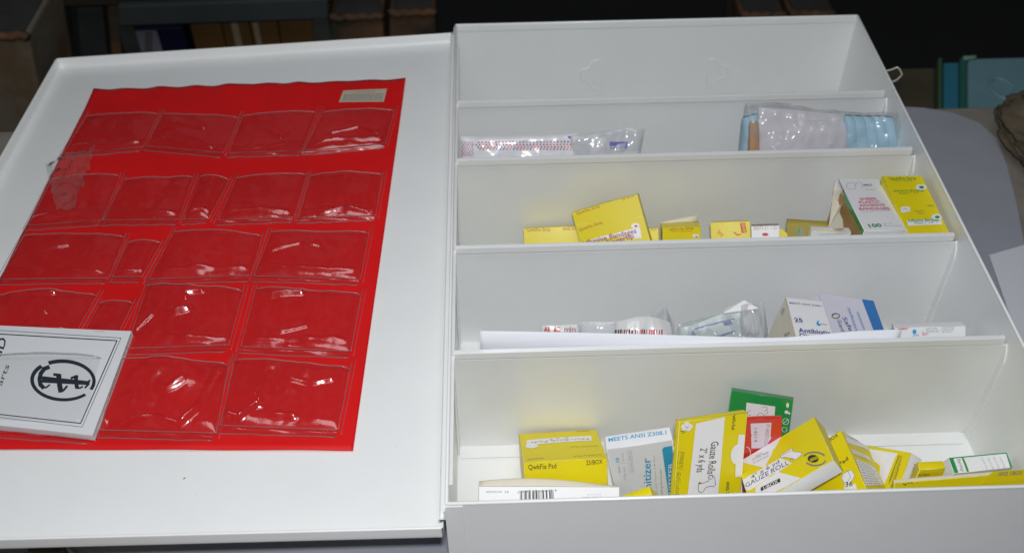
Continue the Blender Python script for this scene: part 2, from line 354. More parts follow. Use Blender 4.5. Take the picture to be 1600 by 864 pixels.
for ri, row in enumerate(ROWS):
    for ci, quad in enumerate(row):
        cx_ = sum(p[0] for p in quad)/4; quad = [(cx_ + (p[0]-cx_)*1.05, p[1]) for p in quad]
        quad[0] = (quad[0][0] + .07*(quad[0][0]-quad[3][0]), quad[0][1] + .07*(quad[0][1]-quad[3][1])); quad[1] = (quad[1][0] + .07*(quad[1][0]-quad[2][0]), quad[1][1] + .07*(quad[1][1]-quad[2][1]))
        q = [dinv(*p) for p in quad]; TL, TR, BR, BL = q
        holds = ri == 4 and ci == 0
        sd = rnd.uniform(0, 100); H = (rnd.uniform(0.0026, 0.0042) * (1 + .14*ri) if not holds else 0.0085)
        wdt = abs(TR[0]-TL[0])
        def Q(a, b, q=q):
            TL, TR, BR, BL = q
            return [BL[i]*(1-a)*(1-b) + BR[i]*a*(1-b) + TR[i]*a*b + TL[i]*(1-a)*b for i in (0,1)]
        def hh(a, b, sd=sd, H=H, ri=ri, holds=holds):
            s, Y = Q(a, b); e = (max(0, math.sin(math.pi*a)))**.35
            prof = min(1, b*9)**.6 * (0.72 + 0.28*b)
            wr = noise.noise(Vector((s*26+sd, Y*26, sd))) * .75 + noise.noise(Vector((s*70, Y*60+sd, sd)))*.38 + noise.noise(Vector((s*160, Y*130+sd, sd)))*.12
            k = 1 + (0.7 if not holds else 0.15)*wr * (1 + .15*ri)
            return sheet_h(s, Y) + 0.0005 + max(0.0002, H * e * prof * k) + (0.0035*min(1, b*8, (1-a)*12) if holds else 0) + (0.0019*max(0, 1 - abs(b - .15 - .06*wr - .03*math.sin(a*5+sd))*16)*max(0, .75+.9*wr) * min(1, a*8, (1-a)*8)) * (0 if ri == 4 else 1) + crease_h(s, Y) * min(1, b*10)
        def sf(a, b, add=0.0):
            s, Y = Q(a, b); return dsurf(s, Y, hh(a, b) + add)
        mb = MB(); nu = 30 if wdt > .03 else 14
        mb.grid(sf, int(wdt/.0007), 60, CLEAR2 if holds else CLEAR)
        pk = build_on(mb, 'pocket', org)
        # welded seams, folded rim and the gusset below
        mb = MB(); up = 0.16
        ext = lambda a, b: (Q(a, b)[0], Q(a, b)[1])
        for a_ in (0.0, 1.0):
            pts = []
            for j in range(11):
                b = j/10*(1+up); s, Y = Q(a_, b); pts.append(dsurf(s, Y, sheet_h(s, Y)+0.0006+0.0003*math.sin(j*2+sd)))
            mb.tube(pts, 0.00033, SEAM, 6)
            o = 0.0026 if a_ else -0.0026
            pts2 = []
            for j in range(11):
                b = -0.08 + j/10*(1.08+up*1.2); s, Y = Q(a_, b); s -= o; pts2.append(dsurf(s, Y, sheet_h(s, Y)+0.0005))
            mb.tube(pts2, 0.00022, SEAM, 6)
        mb.tube([sf(j/20, 0.0, 0.0003) for j in range(21)], 0.0004, SEAM, 6)
        mb.tube([sf(j/24, 1.0, 0.0002) for j in range(25)], 0.00055, SEAM2 if holds else SEAM, 6)
        g = []
        for j in range(21):
            s, Y = Q(j/20, 0.0); dy = 0.0062 + 0.0008*noise.noise(Vector((j*.4, sd, 1))); g.append(dsurf(s+0.001, Y-dy, sheet_h(s, Y)+0.0008+0.0005*abs(noise.noise(Vector((j*.9, sd, 5))))))
        mb.tube(g, 0.00045, SEAM, 6)
        me = build_on(mb, 'seam', pk)
        # clear gusset strip under the pocket
        mb = MB()
        def gs(a, b):
            s, Y = Q(a, 0.0); return dsurf(s+.001*(1-b), Y - 0.0062*(1-b), sheet_h(s, Y) + 0.0006 + 0.0023*math.sin(math.pi*b)*(1+.55*noise.noise(Vector((s*70, sd, b*1.5)))))
        mb.grid(gs, 60, 14, CLEAR); build_on(mb, 'gusset', pk)
# small printed care label
lab = [dinv(*p) for p in ((530,164),(600,163),(605,143),(537,146))]
def LB(a, b, add=0): 
    s, Y = [lab[0][i]*(1-a)*(1-b) + lab[1][i]*a*(1-b) + lab[2][i]*a*b + lab[3][i]*(1-a)*b for i in (0,1)]
    return dsurf(s, Y, sheet_h(s, Y) + 0.0009 + add)
mb = MB(); mb.grid(LB, 10, 4, mat('label_beige', (0.50, 0.44, 0.33), 0.6))
vs, fs = text_geo('CAUTION', 0.0)
mb.add([LB(0.28 + .46*v.x, 0.74 + .15*v.y, 0.00015) for v in vs], fs, DGREY)
for i in range(5):
    x = .06
    while x < .92:
        x1 = min(.95, x + rnd.uniform(.05, .13)); y = .12 + i*.115
        mb.add([LB(x, y, .00015), LB(x1, y, .00015), LB(x1, y+.05, .00015), LB(x, y+.05, .00015)], [(0,1,2,3)], DGREY); x = x1 + .02
build_on(mb, 'label', org)

# booklet tucked in the lower left pocket
BT = 0.0052
bk = [dinv(*p, 0.006) for p in ((-110,655),(146,683),(206,519),(-60,508))]
bTR, bBR = bk[2], bk[1]
ax = Vector((bTR[0]-bBR[0], bTR[1]-bBR[1])); ln = ax.length; ax /= ln; wx = Vector((-ax.y, ax.x)) 
if wx.x < 0: wx = -wx
d2 = Vector(dinv(0, 511.5, 0.006)) - Vector(bTR); wx = d2.normalized()
d3 = Vector(dinv(0, 668, 0.006)) - Vector(bBR); wx2 = d3.normalized()
BW = 0.125
bTL = Vector(bTR) + wx*BW; bBL = Vector(bBR) + wx2*BW
def BK(a, b, h=BT, add=0.0):
    p = bBL*(1-a)*(1-b) + Vector(bBR)*a*(1-b) + Vector(bTR)*a*b + bTL*(1-a)*b
    return dsurf(p.x, p.y, 0.0026 + h + add + 0.0006*math.sin(a*3+b*2))
PGS = mat('page_paper', (0.72, 0.73, 0.74), 0.6, bump=0.05, bscale=80)
bko = empty('booklet', BK(.5, .5, 0), 'white printed booklet with black oval emblem tucked in lower left clear pocket', 'booklet')
mb = MB(); mb.grid(BK, 16, 10, PGS); mb.grid(lambda a, b: BK(1-a, b, 0), 8, 8, PGS)
for k in range(6):
    z0 = BT*k/6; z1 = BT*(k+.86)/6; j = 0.0003*(k % 2)
    mb.grid(lambda a, b: BK(1.0 + (-j/BW), a, z0 + b*(z1-z0)), 8, 1, PGS, False)
    mb.grid(lambda a, b: BK(a, 0.0, z0 + b*(z1-z0)), 8, 1, PGS, False)
    mb.grid(lambda a, b: BK(1-a, 1.0, z0 + b*(z1-z0)), 8, 1, PGS, False)
mb.grid(lambda a, b: BK(0, 1-a, b*BT), 8, 1, PGS, False)
build_on(mb, 'pages', bko)
mb = MB()
def bpx(u, v):                                   # photograph point -> (a, b) on the cover
    s, Y = dinv(u, v, 0.0026+BT); p = Vector((s, Y)); A = .9; B = .5
    for _ in range(12):
        e = p - (bBL*(1-A)*(1-B) + Vector(bBR)*A*(1-B) + Vector(bTR)*A*B + bTL*(1-A)*B)
        du = (Vector(bBR)-bBL)*(1-B) + (Vector(bTR)-bTL)*B; dv = (bTL-bBL)*(1-A) + (Vector(bTR)-Vector(bBR))*A
        det = du.x*dv.y - du.y*dv.x; A += (e.x*dv.y - e.y*dv.x)/det; B += (du.x*e.y - du.y*e.x)/det
    return A, B
def bpoly(pts, add=0.00018):
    ab = [bpx(*p) for p in pts]; mb.add([BK(a, b, BT, add) for a, b in ab], [tuple(range(len(ab)))], INKB)
INKB = mat('booklet_ink', (0.012, 0.02, 0.035), 0.45)
def bstroke(pts, w, closed=False):
    n = len(pts)
    for i in range(n if closed else n-1):
        a = Vector(pts[i]); b = Vector(pts[(i+1) % n]); d = (b-a).normalized(); q = Vector((-d.y, d.x))*w/2; d *= w*.2
        bpoly([a-q-d, b-q+d, b+q+d, a+q-d])
z9 = lambda X, Y: (X*.2316, 500 + Y*.2315)
bstroke([z9(-300,62), z9(0,72), z9(815,118), z9(555,722), z9(0,660), z9(-300,630)], 0.7)
bstroke([z9(-300,85), z9(0,97), z9(788,136), z9(545,698), z9(0,640), z9(-300,612)], 1.5)
cx, cy, rx, ry = 426, 408, 208, 131
def band(a0, a1, w0, w1, n=30):
    for i in range(n):
        q = []
        for t_, k_ in ((i, -1), (i+1, -1), (i+1, 1), (i, 1)):
            a_ = math.radians(a0 + (a1-a0)*t_/n); w_ = w0 + (w1-w0)*t_/n
            q.append(z9(cx + (rx + k_*w_/2)*math.cos(a_), cy + (ry + k_*w_/2)*math.sin(a_) + 8*math.cos(a_)*.3))
        bpoly(q)
band(-118, 26, 26, 22); band(44, 226, 20, 27)
bpoly([z9(*p) for p in ((284,380),(604,411),(604,438),(284,424))])
for w_, pts in ((6.6, ((330,318),(300,330),(276,362),(268,400),(274,438),(294,458))), (2.6, ((290,460),(315,456),(336,438))),
                (4.4, ((364,368),(402,372))), (8.0, ((397,372),(399,410),(404,445),(411,482))), (3.4, ((408,484),(432,472),(453,446))),
                (3.6, ((480,392),(520,376))), (6.4, ((514,378),(512,415),(520,456))), (2.6, ((518,460),(540,458),(558,448))), (3.0, ((604,404),(594,434),(574,456)))):
    bstroke([z9(*p) for p in pts], w_)
def btext(s, p0, p1, hpx, m=INKB, bold=0.0):
    vs, fs = text_geo(s, bold); A = Vector(p0); Bv = Vector(p1)-A; pr = Vector((Bv.y, -Bv.x)).normalized()*hpx
    out = []
    for v in vs:
        p = A + Bv*v.x + pr*v.y; a, b = bpx(*p); out.append(BK(a, b, BT, 0.0002))
    mb.add(out, fs, m)
btext('FIRST AID', (-30, 634), (12, 531), 13, bold=0.01)
btext('Parts', (-1, 614), (15.5, 572), 8)
build_on(mb, 'cover_print', bko)

# crumpled piece of clear tape over the sheet's left edge
TAPE = film('clear_tape', (0.97, 0.97, 0.96), 0.12, 0.06, (0.7, 0.7, 0.66), 1.5, bump=0.8, bscale=120)
tp = [dinv(*p) for p in ((94,340),(122,338),(155,240),(73,264))]
def TPf(a, b):
    s, Y = [tp[0][i]*(1-a)*(1-b) + tp[1][i]*a*(1-b) + tp[2][i]*a*b + tp[3][i]*(1-a)*b for i in (0,1)]
    n = noise.noise(Vector((s*120, Y*120, 4))) + .5*noise.noise(Vector((s*300, Y*300, 9)))
    return dsurf(s + n*.0022 - .006*(b-.5)*math.sin(a*6), Y + n*.0024, 0.0086 + 0.0036*n)
mb = MB(); mb.grid(TPf, 26, 26, TAPE)
tag(mb.build('tape_scrap'), 'crumpled clear tape scrap over the left edge of the red sheet', 'tape')

# ------------------------------------------------------------------ cartons
BOX = {"B_white": [0.06511, 0.03568, 0.02415, -0.92523, 0.00054, -0.04081, 0.09623, 0.00969, 0.06251], "K_qtri": [0.33511, 0.01731, 0.04857, -0.24212, -0.08429, 0.00401, 0.09487, 0.00329, 0.08831], "A_pad": [0.07744, 0.09104, 0.02728, -0.5892, 0.00594, 0.03866, 0.05806, 0.05561, 0.02452], "C_sanit": [0.1333, 0.07066, 0.04188, -0.07097, -0.17966, 0.01472, 0.04471, 0.01169, 0.07337], "E_rolls": [0.17521, 0.0623, 0.04703, -0.47727, 0.21794, 0.29279, 0.05393, 0.00516, 0.08889], "F_green": [0.21942, 0.10349, 0.03833, -0.2024, -0.06768, -0.29162, 0.04292, 0.00386, 0.0717], "G_red": [0.21799, 0.08113, 0.03902, -0.23208, -0.11106, -0.07159, 0.02629, 0.00312, 0.0737], "H_gauze": [0.22915, 0.06035, 0.05769, -0.31374, -0.64994, 0.18955, 0.06398, 0.04423, 0.0131], "I_pad36": [0.26956, 0.05477, 0.03136, -1.5568, -0.7994, 0.09123, 0.04955, 0.03393, 0.06406], "J_tri": [0.30329, 0.0688, 0.02778, 0.59516, -0.67265, -0.90181, 0.04341, 0.03988, 0.01284], "L_green": [0.36204, 0.06511, 0.04322, 0.27324, 0.09633, 0.13758, 0.04477, 0.01147, 0.01988], "P_flat": [0.35918, 0.1532, 0.04158, -0.56097, -0.14456, -0.12281, 0.05042, 0.01184, 0.07185], "O_towel": [0.29815, 0.17134, 0.04075, -1.339, 0.36814, 0.17242, 0.05364, 0.04722, 0.07615], "N_antib": [0.25247, 0.15301, 0.05103, -1.60215, 0.15916, -0.03145, 0.02875, 0.09292, 0.05063], "R_finger": [0.13746, 0.28608, 0.04631, -0.71059, -0.32857, 0.00133, 0.05738, 0.01647, 0.08497], "T_small": [0.15941, 0.28942, 0.02979, -0.70792, -0.12208, -0.11532, 0.02927, 0.01489, 0.05766], "S_strip": [0.08978, 0.30425, 0.02761, -0.71151, -0.05756, -0.04173, 0.06189, 0.01987, 0.04734], "U_strip": [0.19196, 0.2885, 0.03246, -0.53173, -0.05859, -0.03948, 0.03211, 0.01649, 0.06013], "V_strip": [0.23209, 0.27333, 0.03814, -0.70174, -0.16359, -0.15618, 0.03264, 0.01803, 0.07501], "X_anti": [0.26028, 0.26854, 0.03815, -0.66986, -0.17543, -0.18357, 0.02283, 0.02, 0.07404], "AA_yel": [0.3668, 0.26806, 0.06543, -1.53819, 0.04498, 0.0205, 0.03353, 0.08114, 0.07343], "Z_sheer": [0.33194, 0.26891, 0.05597, -1.65486, 0.07428, 0.01803, 0.0353, 0.09766, 0.0697], "W_white": [0.29846, 0.2479, 0.04701, -0.27062, 0.05997, -0.03402, 0.03207, 0.00713, 0.09067], "Y_open": [0.2963, 0.27955, 0.03703, -0.57854, -0.10766, -0.25707, 0.03587, 0.0186, 0.06502]}
class Carton:
    """A printed folding carton; faces F (front), T (top), R (right), L (left), K (back)."""
    def __init__(s, key, mats, bow=0.0006):
        v = BOX[key]; s.loc = Vector(v[:3]); s.rot = Euler(v[3:6]); s.R = s.rot.to_matrix(); s.d = Vector(v[6:9]); s.mb = MB()
        s.layer = 0; s.bow = bow; h = s.d / 2; s.h = h
        X, Y, Z = Vector((1,0,0)), Vector((0,1,0)), Vector((0,0,1))
        s.F = {'F': (Vector((-h.x,-h.y,-h.z)), X, Z, s.d.x, s.d.z), 'T': (Vector((-h.x,-h.y,h.z)), X, Y, s.d.x, s.d.y),
               'R': (Vector((h.x,-h.y,-h.z)), Y, Z, s.d.y, s.d.z), 'L': (Vector((-h.x,h.y,-h.z)), -Y, Z, s.d.y, s.d.z),
               'K': (Vector((h.x,h.y,-h.z)), -X, Z, s.d.x, s.d.z), 'B': (Vector((-h.x,h.y,-h.z)), X, -Y, s.d.x, s.d.y)}
        for f in 'FTRLKB':
            m = mats.get(f, mats['*'])
            if m is None: continue
            o, a, b, w_, h_ = s.F[f]; e = 0.0004
            s.mb.grid(lambda u, v, f=f: s.P(f, (e + u*(s.F[f][3]-2*e)), (e + v*(s.F[f][4]-2*e)), 0), 6, 6, m, True)
        # rounded folds between the faces
        em = mats.get('edge', YELE if mats['*'] is YEL else mats['*']); e = 0.0004
        for sx in (-1, 1):
            for sy in (-1, 1):
                s.mb.tube([(sx*(h.x-e), sy*(h.y-e), -h.z+e), (sx*(h.x-e), sy*(h.y-e), h.z-e)], e, em, 8)
                s.mb.tube([(sx*(h.x-e), -h.y+e, sy*(h.z-e)), (sx*(h.x-e), h.y-e, sy*(h.z-e))], e, em, 8)
                s.mb.tube([(-h.x+e, sx*(h.y-e), sy*(h.z-e)), (h.x-e, sx*(h.y-e), sy*(h.z-e))], e, em, 8)
    def P(s, f, u, v, off=0.0):     # u, v in metres from the face's lower-left corner
        o, a, b, w_, h_ = s.F[f]; n = a.cross(b)
        uu = min(1, max(0, u / w_)); vv = min(1, max(0, v / h_))
        return o + a*u + b*v + n * (off + s.bow * math.sin(math.pi*uu) * math.sin(math.pi*vv))
    def px(s, f, p):                # a point seen on the face -> (u, v) on it
        o, a, b, w_, h_ = s.F[f]; n = s.R @ a.cross(b); ow = s.R @ o + s.loc; d = ray(*p)
        q = CAM_LOC + d * ((ow - CAM_LOC).dot(n) / d.dot(n)) - ow
        return q.dot(s.R @ a), q.dot(s.R @ b)
    def off(s): s.layer += 1; return 0.00012 + 0.00002 * s.layer
    def _clip(s, f, uv):
        w_, h_ = s.F[f][3:5]; g = 0.0003
        return (min(w_-g, max(g, uv[0])), min(h_-g, max(g, uv[1])))
    def poly(s, f, pts, m, mm=False, clip=True):
        uv = pts if mm else [s.px(f, p) for p in pts]
        if clip: uv = [s._clip(f, q) for q in uv]
        t = s.off(); n = len(uv)
        if n == 4:
            def fn(a, b):
                q = [uv[0][i]*(1-a)*(1-b) + uv[1][i]*a*(1-b) + uv[2][i]*a*b + uv[3][i]*(1-a)*b for i in (0, 1)]
                return s.P(f, q[0], q[1], t)
            s.mb.grid(fn, 6, 6, m, False)
        else:
            c = (sum(q[0] for q in uv)/n, sum(q[1] for q in uv)/n)
            s.mb.add([s.P(f, *c, t)] + [s.P(f, *q, t) for q in uv], [(0, 1+i, 1+(i+1) % n) for i in range(n)], m)
    def text(s, f, st, p0, p1, hmm, m, bold=0.0, mm=False, up=None):
        a = p0 if mm else s.px(f, p0); b = p1 if mm else s.px(f, p1)
        A = Vector((a[0], a[1])); Bv = Vector((b[0], b[1])) - A; perp = Vector((-Bv.y, Bv.x)).normalized() * hmm * 0.001
        vs, fs = text_geo(st, bold); t = s.off(); w_, h_ = s.F[f][3:5]
        P2 = [A + Bv * v.x + perp * v.y for v in vs]
        ok = lambda q: 0.0002 < q.x < w_-0.0002 and 0.0002 < q.y < h_-0.0002
        fs2 = [g for g in fs if all(ok(P2[i]) for i in g)]
        if fs2: s.mb.add([s.P(f, q.x, q.y, t) for q in P2], fs2, m)
    def rules(s, f, p0, p1, p2, p3, n, m, seed=1, fill=0.42, words=6):   # small print: rows of short dashes in the quad
        rnd = random.Random(seed); q = [Vector(s.px(f, p)) for p in (p0, p1, p2, p3)]; t = s.off()
        B = lambda a, b: q[0]*(1-a)*(1-b) + q[1]*a*(1-b) + q[2]*a*b + q[3]*(1-a)*b
        for i in range(n):
            y0 = 1 - (i + 0.75)/n; y1 = y0 + fill/n; x = 0; end = rnd.uniform(.6, 1)
            while x < end:
                l = rnd.uniform(.4, 1.2)/words; x1 = min(1, x + l)
                pts = [B(x, y0), B(x1, y0), B(x1, y1), B(x, y1)]; pts = [s._clip(f, p) for p in pts]
                s.mb.add([s.P(f, p[0], p[1], t) for p in pts], [(0,1,2,3)], m); x = x1 + .25/words
    def bars(s, f, p0, p1, p2, p3, n, m, seed=1):
        rnd = random.Random(seed); q = [Vector(s.px(f, p)) for p in (p0, p1, p2, p3)]; t = s.off()
        B = lambda a, b: q[0]*(1-a)*(1-b) + q[1]*a*(1-b) + q[2]*a*b + q[3]*(1-a)*b
        ws = [rnd.choice((1,1,2,3)) for _ in range(2*n)]; T = sum(ws); x = 0
        for i, k in enumerate(ws):
            if i % 2 == 0:
                pts = [s._clip(f, p) for p in (B(x/T, 0), B((x+k)/T, 0), B((x+k)/T, 1), B(x/T, 1))]
                s.mb.add([s.P(f, p[0], p[1], t) for p in pts], [(0,1,2,3)], m)
            x += k
    def line(s, f, pts, wmm, m, closed=False):
        uv = [Vector(s.px(f, p)) for p in pts]; t = s.off(); N = len(uv)
        for i in range(N if closed else N-1):
            a, b = uv[i], uv[(i+1) % N]; d = (b-a)
            if d.length < 1e-6: continue
            n = Vector((-d.y, d.x)).normalized() * wmm * .0005; e = d.normalized() * wmm * .0003
            pts2 = [s._clip(f, p) for p in (a-n-e, b-n+e, b+n+e, a+n-e)]
            s.mb.add([s.P(f, p[0], p[1], t) for p in pts2], [(0,1,2,3)], m)
    def ring(s, f, c, rx, ry, wmm, m, a0=0, a1=360, n=20):
        s.line(f, [(c[0] + rx*math.cos(math.radians(a0+(a1-a0)*i/n)), c[1] + ry*math.sin(math.radians(a0+(a1-a0)*i/n))) for i in range(n+1)], wmm, m)
    def disc(s, f, c, rx, ry, m, n=16):
        s.poly(f, [(c[0] + rx*math.cos(2*math.pi*i/n), c[1] + ry*math.sin(2*math.pi*i/n)) for i in range(n)], m)
    def build(s, name, label, group=None, cat='carton'):
        s.o = s.mb.build(name, loc=s.loc, rot=s.rot); tag(s.o, label, cat, group); return s.o

# ------------------------------------------------------------------ goods, lowest compartment (nearest the camera)
Z1 = lambda X, Y: (1040+X*.21994, 590+Y*.21991)
Z2 = lambda X, Y: (1290+X*.19375, 650+Y*.1938)
Z3 = lambda X, Y: (930+X*.15054, 650+Y*.15046)
Z4 = lambda X, Y: (800+X*.15052, 660+Y*.15046)
Z5 = lambda X, Y: (1130+X*.13889, 600+Y*.13889)
Z6 = lambda X, Y: (1280+X*.1389, 260+Y*.1389)
Z7 = lambda X, Y: (1020+X*.2, 330+Y*.2)
Z8 = lambda X, Y: (800+X*.25, 216+Y*.25)
Z9 = lambda X, Y: (1260+X*.09838, 445+Y*.09838)
ZA = lambda X, Y: (1190+X*.08683, 455+Y*.08681)

c = Carton('A_pad', {'*': YEL})
c.text('F', 'QwkFix Pad', Z4(170,487), Z4(460,470), 3.6, INK, .006); c.text('F', '25/BOX', Z4(770,438), Z4(940,425), 3.3, INK, .006)
c.poly('T', [Z4(150,240), Z4(830,190), Z4(820,140), Z4(152,185)], PRWH); c.disc('T', Z4(205,248), 10, 3.6, PRWH)
c.text('T', 'Non-Stick Pads', Z4(790,165), Z4(195,205), 3.6, DGREY); c.text('T', '2" x 3"', Z4(590,160), Z4(360,178), 2.6, DGREY)
c.text('T', 'QwkFix Pad', Z4(890,240), Z4(610,258), 1.8, OLIVE); c.text('T', 'QwkFix Pad', Z4(930,330), Z4(640,350), 1.8, OLIVE); c.text('T', '25/BOX', Z4(330,365), Z4(160,380), 1.8, OLIVE)
c.text('T', 'QwkFix Pad', Z4(450,92), Z4(230,100), 1.6, OLIVE); c.text('T', '25/BOX', Z4(810,85), Z4(670,92), 1.6, OLIVE)
c.build('pad_carton', 'yellow carton marked Pad 25/BOX behind the white barcode carton', 'pad cartons')

c = Carton('B_white', {'*': WHT}, 0.0003)
zb = lambda X, Y: (800+X*.25, 648+Y*.25)
zb2 = lambda X, Y: (400+X*.25, 648+Y*.25)
c.bars('F', zb(50,535), zb(265,532), zb(262,468), zb(50,472), 17, INK, 3)
c.text('F', '4 0117751663 7', zb(283,462), zb(33,472), 1.7, DGREY)
c.text('F', 'LOT 210110', zb(555,490), zb(470,492), 1.1, LGREY); c.text('F', '(17)260930021', zb(560,508), zb(430,512), 1.3, DGREY)
c.text('F', '0057653681', zb2(1537,472), zb2(1437,474), 1.4, DGREY); c.rules('F', zb2(1555,488), zb2(1588,487), zb2(1588,473), zb2(1555,474), 2, DGREY, 4, .5, 2)
o = c.build('barcode_carton', 'white carton with black barcode and raised cream flap nearest the front left wall')
mb = MB(); hx, hy, hz = c.h
mb.grid(lambda a, b: Vector((-hx + 2*hx*a, -hy + 0.0004 + b*0.004, hz + 0.0002 + 0.0050*math.sin(b*math.pi*.5)*(math.sin(math.pi*min(1, .22 + a*.78))**1.2))), 20, 8, CRM)
mb.build('end_flap', o, solid=0.0003)

c = Carton('C_sanit', {'*': WHT})
c.text('T', 'MEETS ANSI Z308.1', Z3(140,268), Z3(742,190), 3.3, CYAN, .012)
c.text('F', 'Hand Sanitizer', Z3(600,1130), Z3(570,425), 5.4, CYAN, .012)
c.text('F', 'antimicrobial gel with Vitamin E & Aloe', Z3(660,1000), Z3(618,400), 1.4, LGREY); c.text('F', 'quick drying formula', Z3(705,960), Z3(685,545), 1.2, OLIVE)
c.poly('F', [Z3(770,880), Z3(840,870), Z3(800,303), Z3(715,318), Z3(694,340)], CYAN); c.text('F', 'SANITIZER', Z3(806,900), Z3(800,480), 2.8, PRWH, .01)
c.text('F', '10', Z3(250,470), Z3(245,425), 2.3, CYAN, .02); c.text('F', 'pkt box', Z3(300,462), Z3(290,370), 1.3, LGREY); c.text('F', '0.9g net', Z3(320,655), Z3(308,520), 1.5, LGREY); c.text('F', 'EACH', Z3(262,580), Z3(256,515), 1.4, CYAN)
c.line('F', [Z3(225,490), Z3(310,480)], .25, LGREY); c.line('F', [Z3(335,350), Z3(375,345), Z3(402,570), Z3(360,578)], .2, LGREY, True); c.text('F', 'Reorder 2500-20', Z3(392,565), Z3(368,355), 1.5, LGREY)
c.build('sanitizer_carton', 'white and blue Sanitizer carton reading MEETS ANSI Z308.1')

c = Carton('E_rolls', {'*': YEL}, .0008)
c.poly('F', [Z1(150,860), Z1(365,850), Z1(420,277), Z1(215,325)], PRWH)
c.text('F', 'Gauze Rolls', Z1(322,452), Z1(290,680), 6.0, INK, .008); c.text('F', '2" x 6 yds', Z1(245,498), Z1(215,668), 5.6, INK, .008)
c.text('F', 'QwkFix Roll', Z1(480,248), Z1(465,368), 2.6, INK, .012); c.text('F', 'ANSI 2', Z1(428,736), Z1(424,822), 2.6, INK, .012)
for k_ in ((128,345),(150,328),(172,342),(160,360),(135,362)): c.disc('F', Z1(*k_), 4.4, 3.6, PRWH, 10)
c.line('F', [Z1(105,378), Z1(145,372)], .4, INK); c.line('F', [Z1(112,392), Z1(135,384)], .4, INK); c.ring('F', Z1(150,345), 2, 2, .3, INK, 0, 200)
c.line('F', [Z1(90,522), Z1(128,525), Z1(115,645), Z1(78,640)], .25, OLIVE, True); c.text('F', 'STERILE R', Z1(104,528), Z1(92,636), 2.2, OLIVE); c.line('F', [Z1(84,598), Z1(120,602)], .2, OLIVE)
for y_, s_ in ((684,'i'),(725,'2'),(770,''),(810,'')): 
    c.ring('F', Z1(85-(y_-684)*.08,y_), 4.2, 3.9, .25, OLIVE) if y_ < 760 else c.line('F', [Z1(62,y_-14), Z1(90,y_-14), Z1(78,y_), Z1(92,y_+14), Z1(60,y_+14), Z1(74,y_)], .25, OLIVE, True)
    if s_: c.text('F', s_, Z1(80-(y_-684)*.08,y_-8), Z1(78-(y_-684)*.08,y_+8), 1.6, OLIVE)
# white hang-tab panel
c.poly('F', [Z1(490,700), Z1(545,698), Z1(560,402), Z1(516,400), Z1(506,468), Z1(480,485), Z1(462,515), Z1(456,548), Z1(462,580), Z1(478,603), Z1(498,612)], PRWH)
# gauze roll drawing
ol = [Z1(225,745), Z1(240,735), Z1(252,745), Z1(300,725), Z1(300,690), Z1(325,684), Z1(340,700), Z1(348,750), Z1(335,765), Z1(305,762), Z1(275,775), Z1(262,800), Z1(240,810), Z1(226,795)]
c.line('F', ol, .35, INK, True); c.disc('F', Z1(235,742), 1.8, 1.8, OLIVE, 10); c.ring('F', Z1(312,698), 3.2, 3.2, .3, INK)
c.build('gauze_carton', 'tall yellow carton reading Gauze Rolls 2 inch by 6 yds on a white panel', 'gauze roll cartons')

c = Carton('F_green', {'*': GRN, 'T': mat('dull_green_card', (0.10, 0.20, 0.12), 0.5)})
c.poly('F', [Z5(250,400), Z5(575,400), Z5(586,248), Z5(262,203)], PRWH)
c.line('F', [Z5(283,298), Z5(480,247), Z5(494,262), Z5(490,288), Z5(290,345), Z5(275,335), Z5(275,310)], .35, DGREY, True)
c.line('F', [Z5(380,355), Z5(400,325), Z5(430,315), Z5(460,345)], .3, DGREY); c.line('F', [Z5(460,340), Z5(500,320), Z5(498,295)], .3, DGREY)
c.disc('F', Z5(725,235), 2.3, 4, PRWH, 10); c.disc('F', Z5(712,310), 3.4, 3, PRWH, 5); c.disc('F', Z5(742,325), 2, 2, PRWH, 5)
c.ring('F', Z5(703,415), 4.6, 4.8, .4, PRWH); c.line('F', [Z5(675,440), Z5(730,390)], .4, PRWH); c.ring('F', Z5(690,505), 3.8, 3.8, .4, PRWH)
c.build('green_carton', 'shiny green carton with white strip drawing standing behind the red carton')

c = Carton('G_red', {'*': REDC})
c.ring('F', Z5(262,770), 6.2, 9.5, .5, PRWH, -90, 40)
c.poly('F', [Z5(318,715), Z5(500,712), Z5(505,650), Z5(540,600), Z5(530,575), Z5(542,430), Z5(308,440), Z5(314,560), Z5(322,570), Z5(314,585)], mat('price_sticker', (0.72, 0.60, 0.72), .5))
c.text('F', '14014', Z5(340,492), Z5(345,645), 2.6, DGREY); c.text('F', 'P140071/214', Z5(482,450), Z5(455,705), 2.6, DGREY)
c.build('red_carton', 'small red carton with lilac price sticker between the gauze cartons')

c = Carton('H_gauze', {'*': YEL, 'F': WHT, 'L': WHT}, .0008)
T_ = 'T'
c.poly(T_, [Z1(520,560), Z1(560,605), Z1(705,642), Z1(820,405), Z1(650,470)], PRWH)
c.poly(T_, [Z1(545,770), Z1(560,800), Z1(600,800), Z1(905,608), Z1(820,575), Z1(548,725)], PRWH)
c.poly(T_, [Z1(640,780), Z1(640,880), Z1(880,780), Z1(965,722), Z1(800,672)], PRWH)
c.text(T_, '4" x 6 yd', Z1(612,722), Z1(815,610), 3.2, INK); c.text(T_, 'GAUZE ROLL', Z1(572,782), Z1(882,618), 3.9, NAVY)
c.text(T_, 'Sterile', Z1(645,565), Z1(690,540), 1.8, DGREY); c.text(T_, 'LATEX FREE', Z1(620,590), Z1(735,540), 2.0, DGREY); c.text(T_, 'Contents Sterile', Z1(625,612), Z1(738,560), 1.6, DGREY)
c.poly(T_, [Z1(680,808), Z1(820,742), Z1(815,716), Z1(678,782)], INK); c.text(T_, '1/BOX', Z1(702,800), Z1(806,746), 2.8, PRWH, .01)
rl = [Z1(822,560), Z1(905,505), Z1(912,530), Z1(970,535), Z1(972,552), Z1(930,588), Z1(905,578), Z1(848,570), Z1(828,576)]
